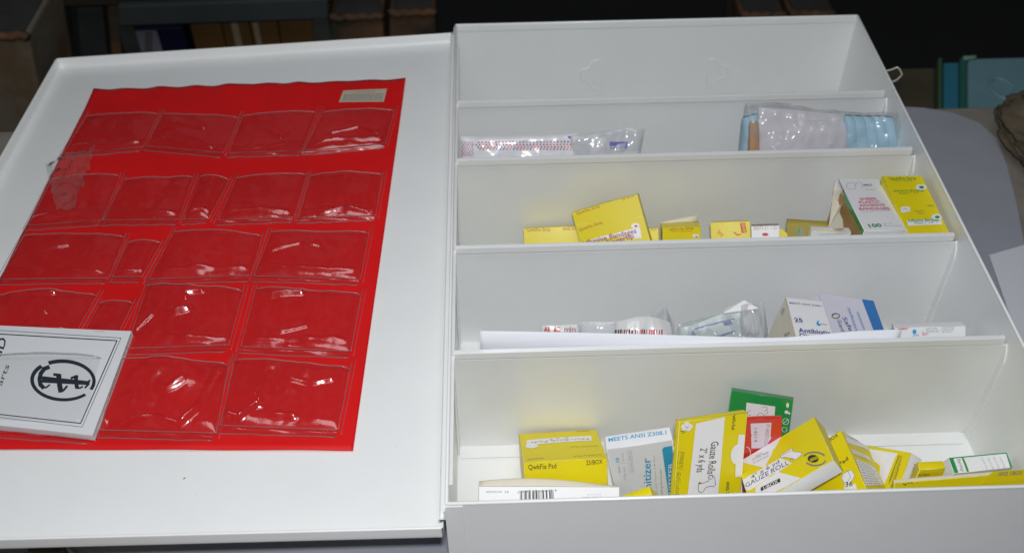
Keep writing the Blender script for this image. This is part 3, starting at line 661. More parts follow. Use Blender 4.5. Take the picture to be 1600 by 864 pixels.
c.poly(T_, rl, PRWH); c.line(T_, rl, .3, DGREY, True); c.line(T_, [Z1(838,558), Z1(912,518)], .25, DGREY); c.ring(T_, Z1(900,595), 2.4, 2.4, .25, DGREY)
c.ring(T_, Z1(1062,575), 17, 9.5, 1.1, DGREY, 200, 330); c.ring(T_, Z1(1065,575), 17, 11, 1.1, DGREY, 20, 140)
c.disc(T_, Z1(1052,578), 8.5, 6, INK); 
for k_ in (-8,-2,4,10): c.line(T_, [Z1(1030,590+k_), Z1(1090,565+k_)], .35, YEL)
zc = lambda X, Y: (1200+X*.25, 648+Y*.25)
o = c.build('gauze_carton', 'yellow and white carton reading 4 inch by 6 yd GAUZE ROLL 1/BOX lying aslant', 'gauze roll cartons')
c2 = c

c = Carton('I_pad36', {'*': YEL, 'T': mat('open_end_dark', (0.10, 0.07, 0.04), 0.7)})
c.text('F', '25/BOX', Z2(-10,235), Z2(105,160), 2.6, INK, .01); c.text('F', 'QwkFix Pad', Z2(-60,540), Z2(188,350), 2.8, INK, .01)
pd = [Z2(130,500), Z2(150,460), Z2(210,432), Z2(240,480), Z2(225,500), Z2(205,545), Z2(165,560)]
c.poly('F', pd, PRWH); c.line('F', pd, .3, DGREY, True); c.line('F', [Z2(180,440), Z2(205,490), Z2(170,550)], .3, DGREY)
c.poly('F', [Z2(150,590), Z2(255,590), Z2(245,545), Z2(160,555)], PRWH); c.text('F', '36', Z2(165,572), Z2(222,562), 3.4, INK, .01)
PAR = 'R'
c.poly(PAR, [Z2(175,215), Z2(300,255), Z2(345,280), Z2(330,240), Z2(148,140)], PRWH); c.text(PAR, 'Non-Stick Pads', Z2(165,168), Z2(255,205), 1.6, NAVY)
c.poly(PAR, [Z2(215,300), Z2(355,360), Z2(345,330), Z2(198,265)], PRWH); c.rules(PAR, Z2(215,295), Z2(352,355), Z2(345,335), Z2(205,275), 2, LGREY, 3)
c.poly(PAR, [Z2(320,560), Z2(462,560), Z2(395,420), Z2(238,345)], PRWH); c.rules(PAR, Z2(330,555), Z2(455,555), Z2(390,425), Z2(250,355), 9, LGREY, 5)
c.build('pad_carton', 'yellow carton with pad drawing and 36 right of the gauze roll carton', 'pad cartons')

c = Carton('J_tri', {'*': YEL, 'R': WHT})
c.poly('T', [Z2(480,550), Z2(460,520), Z2(350,262), Z2(583,300), Z2(560,340), Z2(500,500)], PRWH)
c.line('T', [Z2(592,312), Z2(512,545)], .5, OLIVE); c.line('T', [Z2(618,318), Z2(550,545)], .4, OLIVE)
c.rules('T', Z2(512,520), Z2(560,545), Z2(625,325), Z2(590,312), 20, OLIVE, 8, .4, 2)
c.rules('R', Z2(690,450), Z2(715,455), Z2(745,385), Z2(712,380), 4, DGREY, 9, .6, 2)
c.build('yellow_carton', 'small yellow carton with a big white panel and white end beside the wide Tri carton', 'small yellow cartons in the lowest compartment')

c = Carton('K_qtri', {'*': YEL, 'T': CRM}, .0004)
c.text('F', 'QwkFix Tri', Z2(620,552), Z2(812,525), 3.6, INK, .012); c.disc('F', Z2(1095,462), 15, 5.5, CREAMP)
o = c.build('triangular_bandage_carton', 'wide yellow carton marked Tri against the front right wall')
mb = MB(); hx, hy, hz = c.h
mb.prism([(hx*.18, -hy-.0004, hz-0.006), (hx, -hy-.0004, hz-0.006), (hx, -hy-.0004, hz+0.0034), (hx*.30, -hy-.0004, hz+0.0034), (hx*.22, -hy-.0004, hz)], (0, -0.0004, 0), YEL)
a_ = Vector((*c.px('F', Z2(1385,474)), 0)); b_ = Vector((*c.px('F', Z2(1580,462)), 0)); vs, fs = text_geo('ANSI 1/BOX', .02)
mb.add([Vector((-hx, -hy-.00095, -hz)) + Vector(((a_+(b_-a_)*v.x).x, 0, (a_+(b_-a_)*v.x).y + .0034*v.y)) for v in vs], fs, DGREY)
mb.build('tuck_flap', o)

c = Carton('L_green', {'*': WHT, 'K': GRN})
c.poly('T', [Z2(1040,462), Z2(1072,458), Z2(1025,332), Z2(990,336)], GRN); c.poly('T', [Z2(985,332), Z2(1465,292), Z2(1470,300), Z2(992,345)], GRN)
c.poly('T', [Z2(1140,455), Z2(1158,452), Z2(1110,335), Z2(1095,337)], GRN); c.poly('T', [Z2(1490,420), Z2(1508,415), Z2(1465,292), Z2(1452,294)], GRN)
c.text('T', 'Bandage', Z2(1060,350), Z2(1100,455), 2.2, DGREY)
for i_, s_ in enumerate(('Triangular bandage', 'Elastic strips', 'Gauze pads', 'Latex free')): c.text('T', s_, Z2(1395-48*i_,332+3*i_), Z2(1440-48*i_,415+6*i_), 1.6, LGREY)
c.build('green_edged_carton', 'white carton with green border lying behind the wide Tri carton')

# two cartons that only show a sliver
def plain(name, label, cx, cy, cz, d, rot, m, group=None, txt=None):
    BOX[name] = [cx, cy, cz, *rot, *d]; c = Carton(name, {'*': m}); 
    if txt: txt(c)
    return c, label
p = aty(1457, 730, 0.033)
BOX['M'] = [p.x, 0.035, p.z-0.0245, -0.0, 0.0, 0.02, 0.017, 0.006, 0.048]
c = Carton('M', {'*': YEL}); c.text('F', 'Bandages', Z2(745,478), Z2(835,470), 2.0, INK)
c.build('yellow_carton', 'yellow carton showing a low strip between the white ended carton and the green bordered one', 'small yellow cartons in the lowest compartment')
p = aty(1049, 754, 0.010)
BOX['Dd'] = [p.x-0.012, 0.0098, p.z-0.031, 0.0, -0.52, 0.0, 0.024, 0.006, 0.042]
c = Carton('Dd', {'*': YEL}); c.build('yellow_carton', 'small tilted yellow carton corner in front of the white Sanitizer carton', 'small yellow cartons in the lowest compartment')

# ------------------------------------------------------------------ goods, second compartment
c = Carton('N_antib', {'*': WHT, 'L': CRM, 'edge': CRM}, .0004)
c.text('F', 'MEETS ANSI Z308.1', ZA(505,225), ZA(1090,285), 1.6, NAVY, .012)
c.text('F', '25', ZA(595,550), ZA(745,565), 3.6, NAVY, .03); c.text('F', 'PACKETS', ZA(580,475), ZA(725,480), 1.0, LGREY); c.text('F', 'per box 0.9g', ZA(600,585), ZA(755,598), 1.0, LGREY)
c.disc('F', ZA(1025,585), 3.8, 4.2, CYAN, 12); c.disc('F', ZA(1045,570), 2.2, 2.4, WHT, 10); c.text('F', 'safetec', ZA(1070,612), ZA(1185,615), 1.3, NAVY)
c.text('F', 'Antibiotic', ZA(670,745), ZA(1250,795), 4.2, NAVY, .02); c.text('F', 'Ointment', ZA(690,835), ZA(1210,880), 4.2, NAVY, .02)
c.poly('L', [ZA(350,380), ZA(385,440), ZA(430,330), ZA(400,290)], LGREY)
c.text('L', 'Rx', ZA(430,840), ZA(520,760), 3.0, DGREY, .01)
c.build('ointment_carton', 'white carton reading Antibiotic Ointment and 25')

c = Carton('O_towel', {'*': mat('lilac_card', (0.66, 0.65, 0.74), .45, coat=.1)}, .0006)
c.poly('F', [Z9(1070,755), Z9(1245,740), Z9(1070,240), Z9(865,195)], BLUE)
c.ring('F', Z9(462,497), 5.6, 3.6, .9, OLIVE, 20, 200); c.ring('F', Z9(462,497), 5.6, 3.6, .9, NAVY, 200, 290); c.ring('F', Z9(462,497), 5.6, 3.6, .9, BRICK, -70, 20)
c.text('F', 'Safe', Z9(560,520), Z9(675,745), 4.2, NAVY, .005); c.text('F', 'Guard', Z9(478,555), Z9(545,740), 3.8, NAVY, .005)
c.text('F', 'Antiseptic', Z9(820,785), Z9(680,365), 3.4, BLUE); c.text('F', 'Towelettes', Z9(945,770), Z9(820,440), 3.0, BLUE)
c.build('towelette_carton', 'lilac white carton with bright blue edge strip leaning beside the ointment carton')

c = Carton('P_flat', {'*': WHT}, .0004)
zp = lambda X, Y: (1200+X*.25, 432+Y*.25)
c.disc('F', zp(842,322), 9, 2.6, mat('pink_ink', (0.75,0.30,0.28),.5)); c.text('F', 'Rx', zp(832,326), zp(852,325), 1.2, REDI, .02)
c.disc('F', zp(915,345), 3.2, 4.0, CYAN, 10); c.text('F', 'safe', zp(905,372), zp(945,370), 1.4, BLUE); c.text('F', 'Burn', zp(965,368), zp(1000,366), 3.0, REDI)
c.rules('F', zp(990,352), zp(1075,348), zp(1068,308), zp(985,312), 5, LGREY, 3); c.rules('F', zp(1085,352), zp(1175,345), zp(1165,308), zp(1085,312), 4, LGREY, 6)
c.disc('F', zp(1208,302), .8, .8, INK, 8)
c.build('burn_gel_carton', 'white carton with small red and blue print at the right end of its compartment')

# ------------------------------------------------------------------ goods, third compartment
g = 'small yellow adhesive bandage cartons'
c = Carton('S_strip', {'*': YEL}); c.text('F', 'QwkFix Strip', Z8(92,582), Z8(240,580), 2.6, BRICK, .01); c.text('F', 'ANSI 50/BOX', Z8(315,576), Z8(455,572), 2.6, BRICK, .01)
c.build('strip_carton', 'low wide yellow carton left of the big tilted yellow carton', 'yellow strip cartons standing in the third compartment')
c = Carton('R_finger', {'*': YEL}, .0008)
c.text('F', 'QwkFix Strip', Z8(405,480), Z8(550,432), 2.2, BRICK, .012); c.text('F', '25/BOX', Z8(688,390), Z8(768,366), 2.2, BRICK, .012)
c.text('F', 'QwkFix Strip', Z8(420,584), Z8(568,532), 2.4, BRICK, .012)
c.line('F', [Z8(398,545), Z8(820,490)], .3, mat('pale_yellow_fold', (0.86,0.78,0.25),.3))
c.poly('F', [Z8(470,645), Z8(810,625), Z8(800,560), Z8(770,562), Z8(520,625)], PRWH); c.disc('F', Z8(772,548), 6.5, 4.2, PRWH); c.disc('F', Z8(775,550), 3.2, 2.2, REDI, 4)
c.text('F', 'Adhesive Bandages', Z8(430,675), Z8(780,592), 4.2, mat('plum_ink', (.35,.02,.12),.5), .012); c.text('F', 'Fingertip', Z8(598,668), Z8(765,622), 4.0, mat('plum_ink', (.35,.02,.12),.5), .012)
c.build('fingertip_bandage_carton', 'big tilted yellow carton reading Bandages Fingertip')
c = Carton('T_small', {'*': YEL}); c.text('F', 'BOX', Z8(868,578), Z8(905,576), 2.0, BRICK, .01)
c.build('strip_carton', 'narrow yellow carton sliver just right of the tilted fingertip carton', 'yellow strip cartons standing in the third compartment')
c = Carton('U_strip', {'*': YEL})
c.text('F', 'QwkFix Strip', Z7(125,148), Z7(320,142), 2.6, BRICK, .015); c.text('F', 'Adhesive Bandage', Z7(145,162), Z7(300,158), 1.2, BRICK)
c.disc('F', Z7(335,192), 5, 2.8, PRWH); c.disc('F', Z7(340,198), 2, 1.4, REDI, 4)
o = c.build('strip_carton', 'yellow carton with cream flap up behind its rim', 'yellow strip cartons standing in the third compartment')
mb = MB(); mb.grid(lambda a, b: Vector((-c.h.x + 2*c.h.x*a, c.h.y, c.h.z + b*(0.001 + 0.005*a))), 4, 3, CRM); mb.build('end_flap', o, solid=0.0004)
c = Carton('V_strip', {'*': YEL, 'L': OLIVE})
c.poly('F', [Z7(695,172), Z7(735,168), Z7(720,90), Z7(680,92)], REDI); c.text('F', 'ANSI', Z7(728,166), Z7(712,94), 2.2, YEL, .01)
c.text('F', 'Strip', Z7(500,168), Z7(540,200), 3.4, REDI); c.line('F', [Z7(635,165), Z7(660,188), Z7(685,180)], .9, REDI)
c.build('strip_carton', 'yellow carton with red box of lettering at its right corner', 'yellow strip cartons standing in the third compartment')
c = Carton('X_anti', {'*': WHT, 'T': DGREY})
c.text('F', 'ANTI-STING', Z7(785,150), Z7(968,142), 3.2, mat('rose_ink', (.62,.18,.16),.5)); c.disc('F', Z7(878,182), 5, 2.6, REDI)
o = c.build('anti_sting_carton', 'white carton with pale red lettering between yellow cartons')
mb = MB(); q = [Vector((c.h.x + 0.0002 + 0.0062*math.sin(math.pi*t_/12), -0.001, c.h.z - 0.012*(t_/12) - 0.003)) for t_ in range(13)]; mb.prism(q, (0, 0.0005, 0), YEL); mb.build('side_flap', o)
c = Carton('Y_open', {'*': mat('mustard_card', (0.42, 0.33, 0.03), .5, var=.15), 'T': None})
c.disc('F', Z7(1150,160), 6, 6, mat('grey_green_print', (.25,.34,.25),.5)); c.line('F', [Z7(1130,175), Z7(1145,140), Z7(1150,170)], .6, GRNI)
o = c.build('open_yellow_carton', 'open mustard yellow carton with its top end torn back beside the white paper')
c = Carton('W_white', {'*': WHT, 'edge': YEL})
c.line('F', [Z7(1300,183), Z7(1530,172)], .5, LGREY)
c.build('white_carton', 'white carton end with a pale yellow edge, low in front of the open mustard carton')

c = Carton('Z_sheer', {'*': WHT, 'L': None, 'edge': WHT}, .0004)
MAG = mat('crimson_ink', (.62,.06,.14),.5)
# drawing of two bandages, block of red lettering
c.ring('F', Z6(365,225), 8.5, 5.4, .5, LGREY, 40, 330); c.ring('F', Z6(445,222), 6, 5.4, .5, LGREY, 150, 400)
c.text('F', 'PRO', Z6(510,228), Z6(600,222), 2.6, NAVY, .02); c.line('F', [Z6(520,266), Z6(630,266)], .6, LGREY)
for s_, a_, b_, y_ in (('SHEER', 462, 655, 388), ('PLASTIC', 456, 690, 424), ('ADHESIVE', 456, 745, 460), ('BANDAGES', 456, 800, 498)): c.text('F', s_, Z6(a_, y_), Z6(b_, y_-6), 3.1, MAG, .02)
c.line('F', [Z6(475,518), Z6(800,498)], .5, LGREY); c.text('F', '100', Z6(568,692), Z6(710,684), 4.2, GRNI, .03)
c.text('F', '3/4" x 3"', Z6(722,665), Z6(830,652), 2.0, LGREY); c.text('F', 'Plastic Bandages', Z6(735,682), Z6(930,675), 1.6, LGREY)
o = c.build('sheer_bandage_carton', 'tall white carton reading SHEER PLASTIC ADHESIVE BANDAGES 100')
# inside of the open side: brown strips in a green sleeve, and the cream flap hanging open
mb = MB(); hx, hy, hz = c.h; e = .0006
mb.box((-hx+.0002, -hy+.0002, -hz+.001), (-hx+.0010, -hy+0.006, hz-.018), GRN)
mb.box((-hx+.0002, -hy+.0064, -hz+.001), (-hx+.0014, -hy+0.016, hz-.012), KRAFT)
mb.box((-hx+.0015, -hy+.0163, -hz+.001), (-hx+.0040, hy-.001, hz-.002), mat('bandage_strips', (0.50,0.30,0.12),.7,var=.2,vscale=80))
mb.build('bandage_strips', o)
def wl(p, y): q = aty(*p, y); return c.R.transposed() @ (q - c.loc)
mb = MB()
fl = [wl(p, y) for p, y in ((Z6(180,148), .318), (Z6(103,700), .262), (Z6(272,700), .250), (Z6(262,600), .262), (Z6(222,510), .275), (Z6(278,340), .300), (Z6(277,290), .306))]
mb.add(fl, [(0,1,5,6), (1,4,5), (1,3,4), (1,2,3)], CRM)
f2 = [Z6(170,665), Z6(190,590)]
mb.build('side_flap', o, solid=0.0004)

c = Carton('AA_yel', {'*': YEL, 'L': YEL}, .0005)
c.text('F', 'QwkFix Strip', Z6(792,155), Z6(1095,152), 3.2, GRNI, .015); c.text('F', 'Adhesive Bandage', Z6(840,174), Z6(1050,170), 1.4, GRNI)
c.text('F', 'Adhesive Bandage', Z6(838,292), Z6(1185,284), 2.4, GRNI, .01); c.text('F', 'Plastic 1" x 3"', Z6(905,318), Z6(1125,308), 1.8, GRNI, .01)
for k_ in ((1145,240),(1322,575)): c.disc('F', Z6(*k_), 8.5, 4.6, PRWH); c.disc('F', Z6(k_[0]+5,k_[1]), 4.6, 2.6, GRNI, 5)
for k_ in ((945,480),(985,478),(965,500),(948,505),(990,500)): c.disc('F', Z6(*k_), 4.6, 3, PRWH, 10)
c.line('F', [Z6(945,495), Z6(970,480), Z6(990,505)], .4, GRNI)
c.text('F', '50/BOX', Z6(1220,460), Z6(1292,456), 1.8, GRNI); c.text('F', 'Latex Free', Z6(1075,522), Z6(1185,514), 1.6, GRNI); c.text('F', 'Sterile', Z6(1112,544), Z6(1172,540), 1.5, GRNI)
c.poly('F', [Z6(998,675), Z6(1385,662), Z6(1360,600), Z6(982,612)], PRWH)
c.text('F', 'Adhesive Bandage', Z6(1000,632), Z6(1350,622), 3.0, GRNI, .02); c.text('F', 'Plastic 1" x 3"', Z6(1075,655), Z6(1295,648), 2.2, GRNI, .01)
c.text('L', 'QF', Z6(690,260), Z6(712,180), 3.0, GRNI)
c.build('bandage_carton', 'yellow carton with green lettering leaning at the right wall')

# ------------------------------------------------------------------ soft things
def soft(q, thick, seed, nu=40, nv=20, wr=0.25, rim=0.5, fr=40, fold=0.0):
    """surface of a filled pouch between four corners BL, BR, TR, TL; side=+1 faces the camera"""
    BL, BR, TR, TL = [Vector(p) for p in q]; n = ((BR-BL).cross(TL-BL)).normalized()
    def S(a, b, off=0.0, side=1):
        p = BL*(1-a)*(1-b) + BR*a*(1-b) + TR*a*b + TL*(1-a)*b
        e = (max(0, math.sin(math.pi*a))**rim) * (max(0, math.sin(math.pi*b))**rim)
        w_ = noise.noise(p*fr + Vector((seed, 0, 0))) + .5*noise.noise(p*fr*2.6 + Vector((0, seed, 0))) + .2*noise.noise(p*fr*7 + Vector((0, seed, 0)))
        return p + n*(side*thick*.5*e*(1 + wr*w_) + side*off + thick*.12*w_) + (TL-BL).normalized()*w_*thick*fold
    return S
def pouch(mb, S, m, nu=40, nv=20):
    mb.grid(lambda a, b: S(a, b), nu, nv, m); mb.grid(lambda a, b: S(1-a, b, side=-1), nu, nv, m)
BAG = film('bag_film', (0.96, 0.97, 0.98), 0.2, 0.13, (0.75, 0.76, 0.78), 1.5, bump=0.35, bscale=90)
BAG2 = film('hazy_bag_film', (0.93, 0.93, 0.94), 0.15, 0.42, (0.82, 0.83, 0.85), 1.5, bump=0.5, bscale=110)
SLV = mat('white_sleeve', (0.74, 0.74, 0.77), 0.25, coat=.4, bump=.2, bscale=120)
# long dotted pouch
y0 = 0.365
q = [aty(722, 300, y0-.012), aty(905, 300, y0-.012), aty(903, 209, y0+.012), aty(720, 214, y0+.012)]
S = soft(q, 0.014, 3.3, wr=.25, rim=.28); mb = MB(); pouch(mb, S, SLV, 50, 26)
pu = empty('dotted_pouch', S(.5, .5), 'long white pouch with red and blue dots in clear film at left end of shelf', 'pouch')
DR = mat('dot_red', (.62,.05,.06),.4); DB = mat('dot_blue', (.04,.08,.33),.4)
def inv(S, p, y):       # surface coordinates under a photograph point
    d = ray(*p); A, B = .5, .5
    f = lambda a, b: (lambda s: Vector(((s - CAM_LOC).dot(RCAM.col[0]) / -(s - CAM_LOC).dot(RCAM.col[2]), (s - CAM_LOC).dot(RCAM.col[1]) / -(s - CAM_LOC).dot(RCAM.col[2]))))(S(a, b))
    tgt = Vector(((p[0]-800)/(1600*CAM_F), -(p[1]-373.3)/(1600*CAM_F)))
    for _ in range(10):
        e = tgt - f(A, B); h = 1e-3; du = (f(A+h, B)-f(A-h, B))/(2*h); dv = (f(A, B+h)-f(A, B-h))/(2*h); det = du.x*dv.y - du.y*dv.x
        if abs(det) < 1e-12: break
        A = min(.999, max(.001, A + (e.x*dv.y - e.y*dv.x)/det)); B = min(.999, max(.001, B + (du.x*e.y - du.y*e.x)/det))
    return A, B
def decal(mb, S, pts, m, off=.0003):
    ab = [inv(S, p, 0) for p in pts]; mb.add([S(a, b, off) for a, b in ab], [tuple(range(len(ab)))], m)
zz3 = lambda X, Y: (700+X*.2, 180+Y*.2)
rnd = random.Random(5)
for rI, (xa, xb, ya, yb) in enumerate(((240,965,212,206),(195,985,232,228),(235,965,250,248),(250,985,264,266))):
    n = int((xb-xa)/26)
    for i in range(n+1):
        x = xa + (xb-xa)*i/n; y = ya + (yb-ya)*i/n; r_ = 8.5
        decal(mb, S, [zz3(x-r_, y+r_*.8), zz3(x+r_, y+r_*.8), zz3(x, y-r_)], DB if rnd.random() < .28 else DR)
for r_ in range(7):
    for k_ in range(5):
        if 210+r_*16 > 318: continue
        decal(mb, S, [zz3(106+k_*19+(r_ % 2)*8, 222+r_*16), zz3(118+k_*19+(r_ % 2)*8, 222+r_*16), zz3(112+k_*19+(r_ % 2)*8, 208+r_*16)], DB if rnd.random() < .4 else DR)
decal(mb, S, [zz3(935,180), zz3(965,182), zz3(962,170), zz3(940,164)], NAVY)
build_on(mb, 'printed_sleeve', pu)
mb = MB(); q2 = [aty(880, 300, y0-.010), aty(990, 300, y0-.012), aty(1008, 196, y0+.015), aty(890, 212, y0+.010)]
S2 = soft(q2, 0.012, 8.3, wr=.5, rim=.3, fr=60); pouch(mb, S2, BAG2, 30, 24)
mb.grid(lambda a, b: S2(.30+.20*a, .30+.60*b, -0.003), 6, 6, SLV); mb.grid(lambda a, b: S2(.60+.36*a, .30+.34*b, -0.002), 6, 6, SLV)
decal(mb, S2, [zz3(1265,262), zz3(1400,262), zz3(1405,208), zz3(1262,208)], mat('purple_print', (.16,.15,.42),.4), .0003)
build_on(mb, 'film_tail', pu)

# face masks in a clear bag
y0 = .372
mk = empty('mask_bag', aty(1280, 220, y0), 'clear bag of pleated blue and white face masks near the right wall', 'mask bag')
MW = mat('mask_white', (0.68, 0.64, 0.67), 0.8, bump=.3, bscale=500); MBL = mat('mask_blue', (0.38, 0.61, 0.74), 0.75, bump=.3, bscale=500); TAN = mat('tan_insert', (.48,.27,.15),.7)
def slab(name, px4, y, th, m, pleats=0, seed=1):
    q = [aty(p[0], p[1], y + dy) for p, dy in zip(px4, (-.010, -.010, .008, .008))]; S = soft(q, th, seed, wr=.05, rim=.18)
    def SS(a, b, side=1):
        p = S(a, b, side=side)
        if pleats: p += (S(.5, .5, .001) - S(.5, .5)).normalized() * side * 0.0020 * abs(math.sin(math.pi*pleats*a))**.5
        return p
    mb = MB(); mb.grid(lambda a, b: SS(a, b), 60, 16, m); mb.grid(lambda a, b: SS(1-a, b, -1), 20, 10, m); build_on(mb, name, mk); return S
slab('white_mask', ((1176,300),(1322,300),(1324,190),(1182,187)), y0, .022, MW, 0, 1)
slab('white_mask', ((1180,300),(1345,300),(1330,180),(1185,168)), y0+.008, .010, MW, 0, 5)
slab('blue_mask', ((1318,300),(1412,300),(1396,184),(1318,180)), y0+.002, .020, MBL, 5, 2)
slab('blue_mask', ((1150,300),(1176,300),(1184,178),(1160,184)), y0+.004, .014, MBL, 2, 3)
slab('paper_insert', ((1164,300),(1186,300),(1185,190),(1171,190)), y0-.006, .012, TAN, 0, 4)
mb = MB(); q = [aty(1148, 300, y0-.012), aty(1416, 300, y0-.012), aty(1404, 176, y0+.012), aty(1164, 162, y0+.012)]
S = soft(q, .034, 6.6, wr=.12, rim=.22, fr=55, fold=.1)
def bagf(a, b, side=1):
    p = S(a, b, side=side); p.z += .004*math.sin(math.pi*min(1, a*1.6))*b - .0035*math.sin(math.pi*a)*b*(a > .3); return p
mb.grid(lambda a, b: bagf(a, b), 70, 26, BAG); mb.grid(lambda a, b: bagf(1-a, b, -1), 40, 16, BAG); build_on(mb, 'clear_film', mk)

# second compartment: folded white paper against the shelf, packets and film
mb = MB(); tp = ((750,517),(800,517.5),(900,519.5),(1000,522),(1100,525),(1195,528),(1230,527),(1280,522.5),(1340,517),(1410,514.5))
def pap(a, b):
    x = a*(len(tp)-1); i = min(len(tp)-2, int(x)); f = x-i; u = tp[i][0]*(1-f)+tp[i+1][0]*f; v = tp[i][1]*(1-f)+tp[i+1][1]*f
    p = aty(u, v, .1300 + .0012*math.sin(a*9)); return Vector((p.x, p.y - .0030*(1-b), .0022 + (p.z-.0022)*b))
mb.grid(pap, 60, 8, mat('bright_paper', (.80,.81,.86),.6))
tag(mb.build('folded_paper', solid=.0004, solid_off=0), 'long white folded paper standing along the shelf edge in front of the packets', 'paper')
y0 = .185
GLZ = mat('glazed_packet', (.72,.71,.70),.3,coat=.4,bump=.3,bscale=150)
mb = MB(); q = [aty(838,640,y0-.02), aty(915,640,y0-.02), aty(904,507,y0), aty(845,508,y0)]; S = soft(q, .016, 2.2, rim=.3); pouch(mb, S, GLZ)
zq = lambda X, Y: (820+X*.25, 440+Y*.25)
for X_, s_ in ((118, 'AE'), (180, '&C'), (245,'m'), (280,'in')):
    vs, fs = text_geo(s_, .03); w__ = 40
    pts = [inv(S, zq(X_ + w__*v.x, 312 - 34*v.y), 0) for v in vs]; mb.add([S(a, b, .0004) for a, b in pts], fs, REDI if X_ < 220 else mat('faded_print', (.45,.30,.28),.5))
tag(mb.build('packet'), 'white packet with red lettering peeking over the folded paper', 'packet')
mb = MB(); q = [aty(895,640,y0-.01), aty(985,640,y0-.01), aty(962,503,y0+.006), aty(908,504,y0+.006)]; S = soft(q, .02, 12.2, wr=.5, rim=.4); pouch(mb, S, BAG2); pouch(mb, soft(q, .012, 3, rim=.4), mat('white_tissue', (.72,.74,.73),.8))
tag(mb.build('packet'), 'crumpled translucent white packet right of the red lettered packet', 'packet')
mb = MB(); q = [aty(930,640,y0-.03), aty(1075,640,y0-.03), aty(1048,505,y0), aty(962,503,y0)]; S = soft(q, .030, 22.2, wr=.4, rim=.4); 
def S_(a, b, off=0.0, side=1): p = S(a, b, off, side); p.z += .007*math.sin(math.pi*a)*b; return p
pouch(mb, S_, GLZ)
rnd = random.Random(11); x = 500
while x < 860:
    w__ = rnd.choice((5,8,10)); decal(mb, S_, [zq(x,332), zq(x+w__,332), zq(x+w__+2,298+rnd.uniform(-4,4)), zq(x+2,298)], REDI if rnd.random() < .5 else INK, .0005); x += w__ + rnd.choice((5,8,13))
pkt = mb.build('gauze_packet'); tag(pkt, 'rounded white packet with a row of red and black bars', 'packet')
mb = MB(); q = [aty(1010,600,y0+.004), aty(1070,600,y0+.004), aty(1052,497,y0+.012), aty(1018,487,y0+.012)]; S = soft(q, .008, 31, wr=1.2, rim=.5, fr=90)
def S__(a, b, off=0.0, side=1): p = S(a, b, off, side); p.z += .011*max(0, 1-abs(a-.55)*3)*b; return p
mb.grid(lambda a, b: S__(a, b), 30, 20, BAG2); mb.grid(lambda a, b: S__(1-a, b, side=-1), 30, 20, BAG2); mb.build('film_crown', pkt)
# device packed in a clear bag
dv = empty('instrument_bag', aty(1130, 500, y0), 'clear bag holding a grey blue striped tool beside the ointment carton', 'bag')
zr = zq
mb = MB(); q = [aty(1052,640,y0-.02), aty(1195,640,y0-.02), aty(1168,478,y0+.012), aty(1062,512,y0+.004)]; S = soft(q, .016, 41, wr=.15, rim=.3)
pouch(mb, S, mat('tool_tray', (.52,.58,.57),.4, coat=.2), 40, 24); SB = mat('slate_stripe', (.22,.27,.42),.4)
for pts in (((1045,305),(1070,285),(1310,225),(1312,232),(1075,296)), ((1040,330),(1045,308),(1290,240),(1300,262),(1060,335)), ((1180,345),(1310,302),(1316,312),(1215,347))):
    decal(mb, S, [zr(*p) for p in pts], SB, .0004)
build_on(mb, 'tool', dv)
mb = MB(); q = [aty(1045,640,y0-.024), aty(1215,640,y0-.024), aty(1192,472,y0+.016), aty(1060,506,y0+.006)]; S = soft(q, .026, 51, wr=.7, rim=.35, fr=60, fold=.12); pouch(mb, S, BAG, 50, 30)
q = [aty(1150,640,y0-.012), aty(1215,640,y0-.012), aty(1194,474,y0+.010), aty(1158,476,y0+.006)]; S = soft(q, .02, 55, wr=.9, rim=.35, fr=70); pouch(mb, S, BAG2, 26, 30)
build_on(mb, 'clear_film', dv)
mb = MB(); q = [aty(1130,490,y0+.004), aty(1185,482,y0+.004), aty(1163,469.5,y0+.012), aty(1132,484,y0+.01)]
mb.prism(q, (0,.0004,0), WHT)
tg = MB
a_, b_ = Vector(q[3])*.35+Vector(q[2])*.65, Vector(q[2]); dn = (Vector(q[1])-Vector(q[2])).normalized()
vs, fs = text_geo('TRIP', .02); A0 = Vector(q[3])*.42 + Vector(q[2])*.58 + dn*.0036; A1 = Vector(q[2]) + dn*.0030
mb.add([A0 + (A1-A0)*v.x*.85 - dn*.0024*v.y + Vector((0,-.0003,0)) for v in vs], fs, NAVY)
build_on(mb, 'card', dv)

